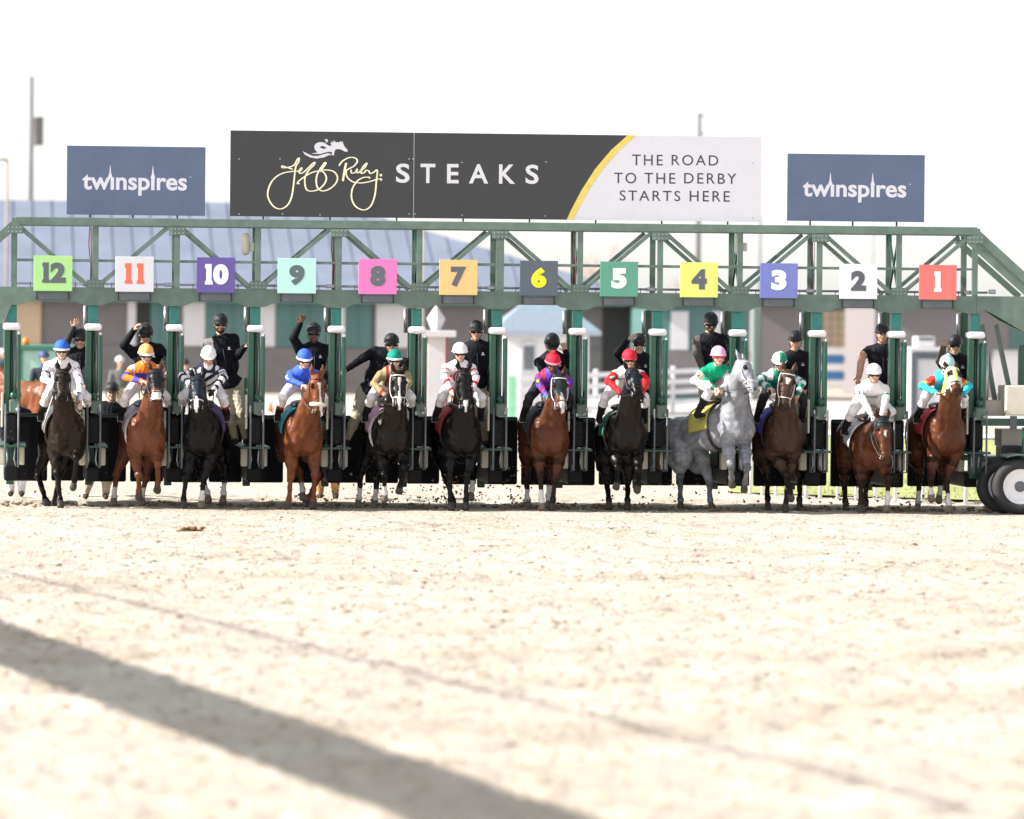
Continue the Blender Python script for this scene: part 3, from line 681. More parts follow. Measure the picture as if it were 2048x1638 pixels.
        if hood is not None:
            w = (hm & (a < hlen)) | ((T == 'neck') & (a < .28) & (np.abs(b) < .2) & (c > -.3)) | ((T == 'mane') & (a < .25) & (c > -.28))
            if n == 1:
                C[w] = (.48, .68, .72); C[w & (np.abs(b) < .028)] = (.75, .7, .12); C[w & (np.abs(np.abs(b)-.09) < .055) & (np.abs(a-.165) < .06)] = (.04, .015, .01)
                C[w & (np.abs(b) > .1) & (c < .02) & (a > .05)] = (.72, .6, .08)
            else:
                C[w] = hood
                ew = w & (np.abs(np.abs(b)-.108) < .03) & (np.abs(a-.168) < .035); C[ew] = base
            C[T == 'ear'] = base*.5 if n not in (12,) else base
        if blaze:
            wd, a0, a1, wob = blaze
            w = hm & (c > .0) & (np.abs(b-wob*(a-.2)) < wd*(1+.5*np.sin(a*17))) & (a > a0) & (a < a1); C[w] = (.66, .63, .61)
        C[T == 'eye'] = np.where(hood is None, .006, .01)
        return C
    root = thing('racehorse' if not far else 'pony', (ch.x, (ch.y+ru.y)/2, 0), label, 'horse', 'racehorses leaving the starting gate' if not far else None)
    obj('body', body_mesh('horse_body', pr, hvox if not far else .025, .055, colour, (.0055, .15, 9)), M_coat, root)
    # bridle
    mt = {'black': M_leather, 'white': M_wtack}[tack]; mn = {'black': M_leather, 'white': M_wtack, 'fleece': M_fleece}[nose]
    br = MB(); a0 = hl-.2
    def ring(a, rs_, rf, off, r): return [H(a+.02*math.sin(g), rs_*math.cos(g), off+rf*math.sin(g)) for g in np.linspace(0, 2*math.pi, 24, endpoint=False)]
    MB().tube(ring(a0, .092, .09, -.028, 0), .032 if nose == 'fleece' else .009, 8, closed=True).build('noseband', mn, root, True)
    b = MB()
    for q in (-1, 1):
        b.tube(spline([H(a0, q*.092, -.03), H(.3, q*.122, -.05), H(.14, q*.125, -.03), H(.02, q*.1, -.03), H(-.025, 0, -.04)], 4), .0075, 6)
        b.tube([H(a0, q*.083, -.03), H(hl-.09, q*.082, -.02)], .0075, 6)
    b.tube(spline([H(.05, -.1, -.02), H(.065, -.06, .075), H(.065, .06, .075), H(.05, .1, -.02)], 4), .009, 6)
    b.build('bridle', mt, root, True)
    for q in (-1, 1): MB().tube(ring_pts(H(hl-.09, q*.086, -.02), hd, hf, .028), .006, 6, closed=True).build('bit_ring', M_galv, root, True)
    # saddle cloth, saddle, girth
    if cloth is not None:
        vs = []; fs = []; na, nl = 21, 7
        for o in (0.0, .012):
            for i in range(nl):
                a = -.26-.46*i/(nl-1)
                for j in range(na):
                    g = R_(-94+188*j/(na-1)); flare = .012*math.sin(i*1.7+j*.9)
                    rr = 1.07+o*3+flare*.5
                    vs.append(B(a, (.283*rr)*math.sin(g), .0+(.345*rr)*math.cos(g)))
        m0 = na*nl
        for i in range(nl-1):
            for j in range(na-1):
                q = i*na+j; fs += [(q, q+1, q+na+1, q+na), (m0+q, m0+q+na, m0+q+na+1, m0+q+1)]
        for j in range(na-1): fs += [(j, m0+j, m0+j+1, j+1), ((nl-1)*na+j, (nl-1)*na+j+1, m0+(nl-1)*na+j+1, m0+(nl-1)*na+j)]
        for i in range(nl-1): fs += [(i*na, (i+1)*na, m0+(i+1)*na, m0+i*na), (i*na+na-1, m0+i*na+na-1, m0+(i+1)*na+na-1, (i+1)*na+na-1)]
        MB().add(vs, fs).build('saddle_cloth', mat('saddle_cloth_%d' % n, cloth, rough=.75, vary=.1, vscale=12), root, True)
        gp = [B(-.3+.01*math.sin(3*g), .29*math.sin(g), -.01+.345*math.cos(g)) for g in np.linspace(0, 2*math.pi, 28, endpoint=False)]
        MB().tube(gp, .022, 6, closed=True).build('girth', M_leather if n not in (11, 8) else M_wtack, root, True)
        MB().ball(B(-.42, 0, .40), (.17, .26, .06), 14, 8, Matrix((s, f, u)).transposed()).build('saddle', M_leather, root, True)
    info = dict(B=B, H=H, f=f, s=s, u=u, hl=hl, root=root, n=n, hs=hs)
    return info
def ring_pts(c, a, b, r): return [c+a*(r*math.cos(g))+b*(r*math.sin(g)) for g in np.linspace(0, 2*math.pi, 12, endpoint=False)]

# ------------------------------------------------------------------ people
SKIN = [(.60, .37, .27), (.54, .31, .22), (.22, .115, .075), (.62, .40, .31), (.44, .26, .17)]
def head_prims(c, fw, up, sd, sc=1.0, beard=False):
    A = lambda a, b, d: c+(sd*a+fw*b+up*d)*sc
    X = (sd, fw, up)
    pr = [ell(A(0, -.008, .02), np.array((.076, .096, .1))*sc, 'head', X, .02), ell(A(0, .022, -.055), np.array((.058, .068, .075))*sc, 'face', X, .03),
          ell(A(0, .068, -.098), np.array((.028, .026, .024))*sc, 'chin', X, .02), cap(A(0, .088, .015), A(0, .108, -.028), .011*sc, .017*sc, 'nose', .012),
          cap(A(-.022, .085, -.066), A(.022, .085, -.066), .009*sc, .009*sc, 'lips', .008), cap(A(-.045, .078, .028), A(.045, .078, .028), .014*sc, .014*sc, 'brow', .015)]
    for q in (-1, 1):
        pr += [ell(A(q*.078, -.005, -.01), np.array((.012, .022, .034))*sc, 'ear', X, .008), ell(A(q*.032, .083, .008), np.array((.014, .012, .009))*sc, 'eye', X, .004), ell(A(q*.045, .058, -.035), np.array((.026, .026, .026))*sc, 'face', X, .02)]
    return pr
def hand_prims(w, d, pn, tag='hand', spread=.2, curl=.5, sc=1.0):
    """wrist w, direction d, palm normal pn"""
    d = nrm(d); pn = nrm(Vector(pn)-d*Vector(pn).dot(d)); a = d.cross(pn)
    pr = [ell(w+d*.045*sc, np.array((.04, .05, .018))*sc, tag, (a, d, pn), .012)]
    for i, (o, l) in enumerate(((-.03, .062), (-.010, .075), (.011, .07), (.031, .052))):
        k = w+d*.085*sc+a*o*sc; d1 = nrm(d+a*(o*spread*22)+pn*curl*.5); j = k+d1*l*.55*sc; d2 = nrm(d1+pn*curl*1.3)
        pr += [cap(k, j, .0115*sc, .0105*sc, tag, .006), cap(j, j+d2*l*.5*sc, .0105*sc, .009*sc, tag, .006)]
    k = w+d*.03*sc-a*.036*sc; d1 = nrm(d*.7-a*.75+pn*curl*.4); j = k+d1*.035*sc
    pr += [cap(k, j, .0135*sc, .012*sc, tag, .008), cap(j, j+nrm(d1+pn*curl*.5+d*.3)*.03*sc, .012*sc, .01*sc, tag, .006)]
    return pr
def person(J, colour, label, cat='person', group=None, sc=1.0, vox=.0115, open_hands=(), bulk=1.0, hold=None):
    g = J; pr = []
    fw, up = nrm(g['face']), nrm(g['hup']); up = nrm(up-fw*up.dot(fw)); sd = nrm(fw.cross(up))
    if sd.x < 0 : sd = -sd
    pr += head_prims(g['head'], fw, up, sd, sc)
    pr += [cap(g['head']-up*.06*sc-fw*.02*sc, g['neck'], .052*sc, .06*sc, 'neck', .03)]
    S0, S1 = g['sh']; ss = nrm(S1-S0); tz = nrm(g['neck']-g['pel']); tf = nrm(ss.cross(tz))
    b = bulk*sc
    mid = g['neck'].lerp(g['pel'], .4); X = (ss, tf, tz)
    pr += [cap(S0.lerp(S1, .22)-tz*.01, S0.lerp(S1, .78)-tz*.01, .085*b, .085*b, 'torso', .05), ell(g['neck'].lerp(g['pel'], .28), np.array((.168, .125, .19))*b, 'torso', X, .05), ell(g['neck'].lerp(g['pel'], .62), np.array((.16, .12, .17))*b, 'torso', X, .05),
           ell(g['pel'], np.array((.165, .125, .12))*b, 'pel', X, .05), cap(g['neck']-tz*.02, g['neck']+tz*.022, .068*sc, .058*sc, 'collar', .02)]
    for i in (0, 1):
        sh, el_, ha = g['sh'][i], g['el'][i], g['ha'][i]
        pr += [cap(sh, el_, .068*b, .052*b, 'ua%d' % i, .03), cap(el_, ha, .052*b, .036*b, 'fa%d' % i, .02)]
        d = (ha-el_)
        if i in open_hands: pr += hand_prims(ha, d+Vector((0, 0, .02)), (0, -1, 0) if abs(nrm(d).y) < .9 else (0, 0, 1), curl=.12, spread=.28, sc=sc)
        else: pr += hand_prims(ha, d, g.get('pn', Vector((0, .3, -1))), curl=.95, spread=.0, sc=sc)
        hp, kn, fo = g['hip'][i], g['kn'][i], g['fo'][i]
        an = fo+Vector((0, 0, .08*sc)); toe = fo+g.get('toe', Vector((0, -.15, -.0)))+Vector((0, 0, .035*sc))
        pr += [cap(hp, kn, .098*b, .064*b, 'th%d' % i, .05), cap(kn, kn.lerp(an, .35), .062*b, .062*b, 'kn%d' % i, .03), cap(kn.lerp(an, .35), an, .062*b, .043*b, 'sn%d' % i, .03), cap(an-Vector((0, 0, .03*sc)), toe, .045*sc, .035*sc, 'ft%d' % i, .02)]
    root = thing('person', (g['pel'].x, g['pel'].y, min(g['fo'][0].z, g['fo'][1].z)), label, cat, group)
    obj('body', body_mesh('person_body', pr, vox, .03, lambda V, T, t: colour(V, T.astype(str), t, g), (.0045, .085, g['neck'].z)), M_person, root)
    return root, (fw, up, sd)
def helmet(root, c, fr, m, m2=None, band=None, brim=True, pom=None, sc=1.0, ridges=False, brim_m=None):
    fw, up, sd = fr; n = 28; k = 9; vs = []; fs = []
    A = lambda a, b, d: c+(sd*a+fw*b+up*d)*sc
    for i in range(k):
        t = (math.pi/2)*i/(k-1)*1.13
        for j in range(n):
            g = 2*math.pi*j/n; r = math.sin(min(t, math.pi/2)) if t <= math.pi/2 else 1.0-.02*(t-math.pi/2)*4
            vs.append(A(.113*r*math.cos(g), .008+.138*r*math.sin(g)-.02, .046+.118*math.cos(t)))
    for i in range(k-1):
        for j in range(n): fs.append((i*n+j, (i+1)*n+j, (i+1)*n+(j+1) % n, i*n+(j+1) % n))
    me = MB().add(vs, fs).mesh('helmet', True); me.materials.append(m)
    if m2:
        me.materials.append(m2)
        for p in me.polygons:
            j = p.index % n
            if (j // 7) % 2 == 0: p.material_index = 1
    o = obj('helmet', me, None, root)
    rim = [A(.114*math.cos(g), -.012+.139*math.sin(g), .022+.016*math.sin(g)) for g in np.linspace(0, 2*math.pi, 28, endpoint=False)]
    MB().tube(rim, .0125 if band else .007, 6, closed=True).build('rim', band or m, o, True)
    if brim:
        q = []; f2 = []; w = 9
        for o_ in (0, 1):
            for i in range(w):
                g = math.pi*(.18+.64*i/(w-1)); q += [A(.113*math.cos(g), -.012+.138*math.sin(g), .04-.006*o_), A(.112*math.cos(g), .0+.172*math.sin(g)-.005, .03-.006*o_)]
        for i in range(w-1): a = 2*i; f2 += [(a, a+1, a+3, a+2), (2*w+a, 2*w+a+2, 2*w+a+3, 2*w+a+1), (a+1, 2*w+a+1, 2*w+a+3, a+3)]
        MB().add(q, f2).build('peak', brim_m or m, o, True)
    if pom: MB().ball(A(0, .0, .172), .034, 12, 8).build('pompom', pom, o, True)
    if ridges:
        for q in (-.055, 0, .055):
            MB().tube([A(q*1.0, .118*math.cos(g)*math.sqrt(max(.05, 1-(q/.113)**2)), .034+.123*math.sin(g)*math.sqrt(max(.05, 1-(q/.113)**2))) for g in np.linspace(.25, 2.7, 9)], .011, 6).build('ridge', m, o, True)
    for q in (-1, 1):
        MB().tube([A(q*.1, .01, .0), A(q*.082, .02, -.06), A(q*.03, .045, -.128)], .006, 5).build('chin_strap', M_leather, o, True)
    return o
def goggles(root, c, fr, m, strap=None, sc=1.0):
    fw, up, sd = fr; vs = []; fs = []; n = 15
    A = lambda a, b, d: c+(sd*a+fw*b+up*d)*sc
    for o in (0, .012):
        for i in range(n):
            g = R_(-62+124*i/(n-1)); top = .03; bot = -.022+.014*math.exp(-(i-(n-1)/2)**2/2)
            for d in (bot, top): vs.append(A((.086+o)*math.sin(g), (.104+o)*math.cos(g)-.002, d))
    for i in range(n-1):
        a = 2*i; fs += [(a, a+2, a+3, a+1), (2*n+a, 2*n+a+1, 2*n+a+3, 2*n+a+2), (a+1, a+3, 2*n+a+3, 2*n+a+1), (a, 2*n+a, 2*n+a+2, a+2)]
    o = MB().add(vs, fs).build('goggles', m, root, True)
    if strap:
        for q in (-1, 1): MB().tube([A(q*.083, .05, .006), A(q*.098, .0, .01), A(q*.09, -.05, .012)], .009, 5).build('strap', strap, o, True)
M_lens = mat('dark_lens', (.01, .01, .012), rough=.08, vary=.02, spec=.8); M_redlens = mat('red_lens', S(190, 40, 20), rough=.1, spec=.8)
M_hblack = mat('black_helmet', (.02, .022, .026), rough=.45, vary=.25, vscale=20, spec=.3)

def jockey(hs, n, head, jersey, label, hel, el=(None, None), ha=(None, None), face=(0, -1, -.18), sleeve=None, lens=None, skin=3, pants=(.75, .74, .76), boots=(.012, .011, .012), cuff=None, dy=-.5, hel2=None, band=None, pom=None, feet=(None, None), lean=0, whip=False, trim=None):
    B, f, s, u = hs['B'], hs['f'], hs['s'], hs['u']
    Yh = B(0, 0, 0).y+dy*.3-.03
    fw = nrm(face); hup = nrm(Vector((0, 0, 1))-fw*fw.z)
    hc = P(head[0], head[1]+11, Yh); g = {}
    g['head'] = hc; g['face'] = fw; g['hup'] = hup
    g['neck'] = hc+Vector((0, .10, -.155))
    g['pel'] = B(-.5, 0, .72); g['pel'].x = .55*g['pel'].x+.45*g['neck'].x
    sx = Vector((1, 0, 0))*.9+s*.1; sx.normalize()
    shc = g['neck']+Vector((0, .05, -.075))
    g['sh'] = [shc-sx*.195, shc+sx*.195]
    E = []; HA = []
    for i, q in ((0, -1), (1, 1)):
        h = P(ha[i][0], ha[i][1], (ha[i][2] if len(ha[i]) > 2 else Yh-.18)) if ha[i] else B(.3, q*.13, .48)
        e = P(el[i][0], el[i][1], (el[i][2] if len(el[i]) > 2 else Yh+.05)) if el[i] else (g['sh'][i].lerp(h, .5)+sx*(q*.10)+Vector((0, .1, -.05)))
        E.append(e); HA.append(h)
    g['el'] = E; g['ha'] = HA
    g['hip'] = [g['pel']-sx*.1, g['pel']+sx*.1]
    g['kn'] = [B(-.10, q*.30, .55) for q in (-1, 1)]
    g['fo'] = [(P(*feet[i]) if feet[i] else B(-.42, q*.35, .15)) for i, q in ((0, -1), (1, 1))]
    g['toe'] = f*.14
    def colour(V, T, t, g):
        st = np.char.startswith; C = np.tile(np.array(pants), (len(V), 1))
        arm = st(T, 'ua') | st(T, 'fa'); tor = (T == 'torso') | (T == 'collar')
        lat = (V-np.array(g['neck']))@np.array(sx); dn = -(V-np.array(g['neck']))[:, 2]
        w = arm | tor | (T == 'neck'); C[w] = jersey(T, t, lat, dn, V)[w]
        C[T == 'pel'] = np.where((dn[T == 'pel'] < .12)[:, None], jersey(T, t, lat, dn, V)[T == 'pel'], np.array(pants))
        sk = np.array(SKIN[skin])
        for q in ('head', 'face', 'chin', 'nose', 'ear', 'brow', 'hand'): C[T == q] = sk
        C[(T == 'neck') & (t < .6)] = sk
        C[T == 'lips'] = sk*np.array((.8, .55, .55)); C[T == 'eye'] = (.05, .04, .04)
        C[T == 'hand'] = np.array(cuff) if cuff is not None else sk
        b = st(T, 'ft') | (st(T, 'sn')); C[b] = boots
        if trim is not None: C[st(T, 'sn') & (t < .3)] = trim
        return C
    root, fr = person(g, colour, label, 'jockey', 'jockeys on the racehorses', sc=1.0, bulk=1.06)
    helmet(root, hc, fr, hel, hel2, band, pom=pom, brim=True, brim_m=band)
    goggles(root, hc, fr, lens or M_lens, M_wtack)
    if sleeve:
        c1, c2 = sleeve; a = g['sh'][0].lerp(g['el'][0], .42); d = nrm(Vector((-.45, -1, .05)))
        e = nrm(Vector((1, -.45, 0))); z = nrm(g['sh'][0]-g['el'][0])
        cc = a+d*.064
        o = MB().ball(cc, (.058, .066, .016), 16, 8, Matrix((e, z, d)).transposed()).build('sleeve_patch', mat('patch_%d' % n, c1, rough=.7, vary=.05), root, True)
        me = text_mesh(str(n), .085, bold=.004, depth=.006)
        co = np.empty(len(me.vertices)*3); me.vertices.foreach_get('co', co); co = co.reshape(-1, 3)
        co = np.array(cc+d*.019)+co[:, :1]*np.array(e)+co[:, 2:]*np.array(z)-co[:, 1:2]*np.array(d); me.vertices.foreach_set('co', co.ravel()); me.update()
        obj('number', me, mat('patch_digit_%d' % n, c2, rough=.7), o)
    # reins run from the bit rings to the hands
    rr = MB()
    for i, q in ((0, -1), (1, 1)):
        a = hs['H'](hs['hl']-.09, q*.09, -.02); b = HA[i]; mpt = a.lerp(b, .5)+hs['hs']*(q*.06)-Vector((0, 0, .05))
        MB().tube(spline([a, mpt, b], 5), .008, 5).build('rein', M_leather, hs['root'], True)
    if whip:
        a = g['ha'][0]; MB().tube([a, a+Vector((-.12, -.02, -.38)), a+Vector((-.2, 0, -.62))], [.009, .008, .006], 6).build('whip', M_wtack, root, True)
    # stirrup leathers and irons
    for i in (0, 1):
        fo = g['fo'][i]; q = (-1, 1)[i]
        MB().tube([B(-.3, q*.28, .3), fo+Vector((0, 0, .12))], .012, 5).build('stirrup_leather', M_leather, hs['root'], True)
        MB().tube([fo+Vector((dx, 0, dz)) for dx, dz in ((-.05, -.02), (.05, -.02), (.055, .05), (0, .125), (-.055, .05))], .008, 5, closed=True).build('stirrup', M_galv, hs['root'], True)
    return root
H = {}
RUMP = lambda dx=0, Y=.87, z=1.27: (dx, Y, z)
H[12] = horse(12, (133, 868, -.35), RUMP(-.10), (126, 742, -.98), (123, 806, -1.26), [[(114, 945, -.42), (120, 998, -.42), (122, None, -.45)], [(153, 915, -.78), (149, 960, -.5), (146, 979, -.45)], [(76, 950, .75), (91, 1000, .55), (96, None, .5)], [(118, 950, .8), (111, 1000, .75), (111, None, .7)]], 'darkbay', 'dark bay horse without hood on the far left, number 12 stall', cloth=(.72, .74, .70))
H[11] = horse(11, (292, 868, -.35), RUMP(-.06), (311, 742, -.98), (314, 808, -1.28), [[(277, 950, -.6), (278, 982, -.45), (278, 1000, -.42)], [(316, 928, -.7), (316, 965, -.5), (314, 985, -.45)], [(233, 945, .7), (228, 995, .6), (226, None, .55)], [(292, 955, .75), (284, 990, .7), (283, None, .68)]], 'rbay', 'bright bay horse with dark hood and white muzzle leaving stall 11', face=(.1, -1, .2), socks=(2, 3), hood=(.012, .014, .02), points=False, blaze=(.055, .38, .52, 0), cloth=(.45, .44, .48))
H[10] = horse(10, (404, 868, -.35), RUMP(.14), (395, 756, -.98), (393, 824, -1.26), [[(372, 955, -.4), (367, 1000, -.42), (366, None, -.45)], [(408, 955, -.4), (403, 998, -.42), (402, None, -.45)], [(402, 950, .8), (415, 985, .75), (417, 1006, .7)], [(450, 940, .7), (447, 985, .6), (446, 1006, .55)]], 'black', 'black horse with dark hood and white nose stripe leaving stall 10', socks=(1, 2, 3), hood=(.014, .02, .032), blaze=(.022, .34, .6, 0), nose='white', cloth=(.10, .07, .24))
H[9] = horse(9, (606, 868, -.35), RUMP(-.04), (635, 752, -.95), (637, 834, -1.1), [[(582, 952, -.5), (578, 997, -.5), (574, None, -.52)], [(630, 950, -.4), (627, 1000, -.42), (626, None, -.45)], [(600, 945, .8), (605, 980, .75), (606, 1000, .7)], [(640, 950, .75), (618, 995, .7), (616, None, .68)]], 'chestnut', 'chestnut horse with white blaze and fluffy sheepskin noseband', face=(.3, -1, .1), blaze=(.02, .12, .66, .08), socks=(2,), nose='fleece', cloth=(.05, .45, .58))
H[8] = horse(8, (783, 868, -.35), RUMP(-.08), (797, 746, -.98), (798, 820, -1.2), [[(769, 950, -.6), (769, 985, -.5), (769, 1004, -.48)], [(808, 935, -.65), (801, 970, -.5), (797, 986, -.45)], [(722, 945, .7), (718, 998, .6), (716, None, .55)], [(755, 950, .75), (750, 998, .7), (747, None, .68)]], 'dbrown', 'dark brown horse with long white blaze and white bridle', blaze=(.018, .1, .6, 0), socks=(0, 2, 3), tack='white', nose='white', cloth=(.70, .42, .60))
H[7] = horse(7, (924, 868, -.35), RUMP(-.08), (928, 742, -.98), (931, 824, -1.15), [[(899, 950, -.45), (901, 1000, -.45), (903, None, -.48)], [(934, 950, -.45), (932, 1000, -.45), (932, None, -.48)], [(890, 950, .8), (906, 1000, .75), (906, None, .72)], [(946, 940, .6), (944, 978, .45), (941, 1000, .4)]], 'black', 'black unhooded horse with white browband and pink nose spot', socks=(3,), blaze=(.025, .46, .64, 0), cloth=(.5, .03, .025))
H[6] = horse(6, (1099, 868, -.35), RUMP(-.06), (1119, 752, -.98), (1122, 826, -1.2), [[(1081, 950, -.45), (1083, 998, -.45), (1084, None, -.48)], [(1110, 960, -.4), (1106, 1000, -.4), (1102, None, -.42)], [(1053, 950, .75), (1055, 1000, .65), (1056, None, .6)], [(1100, 945, .75), (1097, 990, .65), (1097, None, .6)]], 'bay', 'bay horse with dark hood and broad white blaze leaving stall 6', face=(.1, -1, .15), socks=(0, 2, 3), hood=(.012, .02, .022), blaze=(.028, .3, .62, .05), tack='white', cloth=(.03, .03, .06))
H[5] = horse(5, (1252, 866, -.5), RUMP(-.06, .62, 1.14), (1264, 740, -1.05), (1278, 796, -1.42), [[(1236, 935, -.85), (1234, 962, -.65), (1232, 978, -.62)], [(1277, 940, -.85), (1277, 968, -.65), (1273, 985, -.62)], [(1213, 960, .4), (1218, 1000, .2), (1217, None, .15)], [(1256, 960, .4), (1255, 1000, .2), (1255, None, .15)]], 'dbrown', 'near black hooded horse with both forefeet lifted at stall 5', face=(.25, -1, .5), hood=(.012, .015, .024), cloth=(.02, .16, .11))
H[4] = horse(4, (1467, 848, -.55), (-.68, .42, 1.12), (1486, 722, -1.0), (1512, 786, -1.28), [[(1462, 930, -.98), (1463, 955, -.82), (1465, 975, -.78)], [(1495, 935, -1.0), (1490, 965, -.8), (1488, 983, -.75)], [(1360, 950, .62), (1361, 1000, .42), (1361, None, .38)], [(1418, 960, .35), (1420, 1000, .15), (1426, None, .1)]], 'grey', 'dappled grey horse rearing with its head turned to the right', face=(.85, -.55, .35), tack='white', nose='white', cloth=(.34, .31, .07))
H[3] = horse(3, (1567, 868, -.35), RUMP(-.02), (1577, 744, -.98), (1567, 820, -1.2), [[(1573, 950, -.6), (1580, 985, -.5), (1583, 1002, -.48)], [(1576, 955, -.4), (1572, 1003, -.42), (1571, None, -.45)], [(1534, 950, .7), (1535, 998, .55), (1536, None, .5)], [(1600, 950, .7), (1599, 998, .55), (1599, None, .5)]], 'brown', 'brown horse with white star and white bridle leaving stall 3', blaze=(.03, .13, .22, 0), tack='white', nose='white', cloth=(.09, .07, .5))
H[2] = horse(2, (1744, 897, -.4), RUMP(-.06, .8, 1.16), (1766, 838, -1.1), (1773, 925, -1.28), [[(1722, 965, -.45), (1722, 1008, -.45), (1722, None, -.48)], [(1777, 955, -.65), (1775, 998, -.5), (1773, 1024, -.48)], [(1688, 965, .7), (1691, 1003, .55), (1692, None, .5)], [(1732, 965, .75), (1731, 1003, .7), (1731, None, .65)]], 'bay', 'bay horse with head dropped low and white star at stall 2', face=(.1, -1, .5), socks=(1,), hood=(.012,.016,.02), hlen=.15, blaze=(.028, .2, .3, 0), cloth=(.7, .69, .72))
H[1] = horse(1, (1891, 868, -.4), RUMP(-.1), (1904, 738, -1.0), (1916, 788, -1.42), [[(1862, 955, -.6), (1862, 985, -.5), (1863, 1003, -.48)], [(1893, 960, -.4), (1897, 1005, -.42), (1899, None, -.45)], [(1840, 950, .75), (1836, 1005, .6), (1835, None, .55)], [(1885, 950, .75), (1879, 988, .65), (1877, 1006, .6)]], 'bay', 'bay horse in a pale blue and yellow hood on the far right', face=(.2, -1, .6), socks=(0, 1, 2, 3), hood=(.5, .7, .72), tack='white', nose='white', cloth=(.55, .03, .04))

# ------------------------------------------------------------------ jockeys
def full(c):
    c = np.array(c)
    return lambda T, t, lat, dn, V: np.tile(c, (len(V), 1))
W_ = np.array((.78, .76, .80))
def arms(T): return np.char.startswith(T, 'ua') | np.char.startswith(T, 'fa')
def j12(T, t, lat, dn, V):
    C = np.tile(W_, (len(V), 1)); a = arms(T); st = (np.abs(((t*2.2) % 1)-.5) < .16) & (np.abs(np.sin(V[:, 2]*60+V[:, 0]*45)) < .55) & (lat > 0) & a; C[st] = (.06, .05, .3)
    C[np.char.startswith(T, 'ua0') & (np.abs(t-.55) < .06)] = (.02, .02, .05); return C
def j11(T, t, lat, dn, V):
    C = np.tile(np.array((.72, .19, .02)), (len(V), 1)); C[(T == 'torso') & (np.abs(dn-.17) < .045)] = (.07, .06, .42)
    for q in ('0', '1'): C[(T == 'ua'+q) & (t > .62)] = (.07, .06, .42); C[(T == 'fa'+q) & (np.abs(t-.75) < .2)] = (.07, .06, .42); C[(T == 'ua'+q) & (t < .3)] = (.6, .55, .6)
    return C
def j10(T, t, lat, dn, V):
    C = np.tile(W_*.95, (len(V), 1)); nv = np.array((.015, .016, .04)); a = arms(T); C[a & (((t*2.6) % 1) < .42)] = nv
    C[(T == 'torso') & (((lat*.7+dn)*7 % 1) < .5)] = nv; C[(T == 'torso') & (np.abs(lat) < .11) & (dn < .1)] = nv; return C
def j9(T, t, lat, dn, V):
    return np.tile(np.array((.045, .11, .62)), (len(V), 1))
def j8(T, t, lat, dn, V):
    C = np.tile(np.array((.30, .235, .13)), (len(V), 1)); rd = (.16, .015, .02); C[(T == 'torso') & (np.abs(np.abs(lat)-.1) < .022)] = rd
    C[np.char.startswith(T, 'fa') & (np.abs(t-.8) < .1)] = (.45, .02, .02); C[(T == 'torso') & (np.abs(lat) < .045)] = (.09, .06, .035); return C
def j7(T, t, lat, dn, V):
    C = np.tile(W_, (len(V), 1)); rd = (.55, .02, .02); C[arms(T) & (np.abs(((t*2) % 1)-.72) < .15)] = rd; C[(T == 'torso') & (np.abs(np.hypot(lat, (dn-.2))-.07) < .02)] = rd; C[(T == 'torso') & (np.abs(dn-.2) < .02) & (np.abs(lat) > .1)] = rd; return C
def j6(T, t, lat, dn, V):
    C = np.tile(np.array((.11, .05, .42)), (len(V), 1)); rd = (.4, .015, .025)
    C[(T == 'torso') & ((np.abs(lat)*9 % 1) < .4) & (np.abs(lat) > .06)] = rd; a = arms(T); C[a & (((t*2.2+.35) % 1) < .4)] = rd; C[np.char.startswith(T, 'fa') & (t > .8)] = (.05, .15, .55); return C
def j5(T, t, lat, dn, V):
    C = np.tile(W_, (len(V), 1)); C[arms(T)] = (.62, .02, .025); C[np.char.startswith(T, 'ua') & (t < .12)] = W_; C[(T == 'torso') & (np.abs(lat) > .16)] = (.62, .02, .025); C[(T == 'torso') & (np.abs(dn-.14) < .006)] = (.1, .09, .12); return C
def j4(T, t, lat, dn, V):
    C = np.tile(np.array((.0, .30, .15)), (len(V), 1)); C[(T == 'torso') & (lat*.9-dn*-.55 > .16) & (lat > -.05)] = (.66, .34, .50); C[(T == 'torso') & (dn-.5*lat > .33)] = (.66, .34, .50); C[arms(T) & ~(np.char.startswith(T, 'ua') & (t < .3))] = (.74, .7, .76)
    C[np.char.startswith(T, 'fa') & (t > .85)] = (.02, .16, .09); return C
def j3(T, t, lat, dn, V):
    C = np.tile(np.array((.01, .20, .13)), (len(V), 1)); a = arms(T); C[a & (((t*1.7+.1) % 1) < .5)] = (.66, .66, .74); C[(T == 'torso') & ((lat*6 % 1) < .5) & (dn < .12)] = (.62, .62, .72); return C
def j2(T, t, lat, dn, V):
    C = np.tile(W_, (len(V), 1)); C[np.char.startswith(T, 'ua') & (np.abs(t-.8) < .1)] = (.01, .17, .11); C[(T == 'torso') & (np.abs(dn-.2) < .018) & (np.abs(lat) < .12)] = (.3, .42, .4); return C
def j1(T, t, lat, dn, V):
    C = np.tile(np.array((.03, .48, .58)), (len(V), 1)); u = np.char.startswith(T, 'ua'); C[u & (t < .62)] = (.6, .05, .04); C[u & (t >= .62) & (t < .85)] = (.75, .52, .06); C[u & (np.abs(t-.72) < .07) & (np.abs(np.sin(V[:, 0]*80)) < .5)] = (.02, .02, .02); return C
hm = lambda nm, c: mat('cap_'+nm, c, rough=.7, vary=.12, vscale=20, spec=.25)
WB = hm('white', (.80, .78, .80))
jockey(H[12], 12, (123.5, 690), j12, 'jockey in white silks with purple stars and a blue cap', hm('blue12', (.03, .12, .55)), el=((88, 758), (160, 765)), ha=((113, 770), (160, 800)), band=WB, whip=True)
jockey(H[11], 11, (292, 698), j11, 'jockey in orange silks with blue bands and an orange cap', hm('orange', (.74, .42, .14)), el=((250, 755), (322, 752)), ha=((283, 762), (312, 775)), band=WB, face=(.1, -1, -.3))
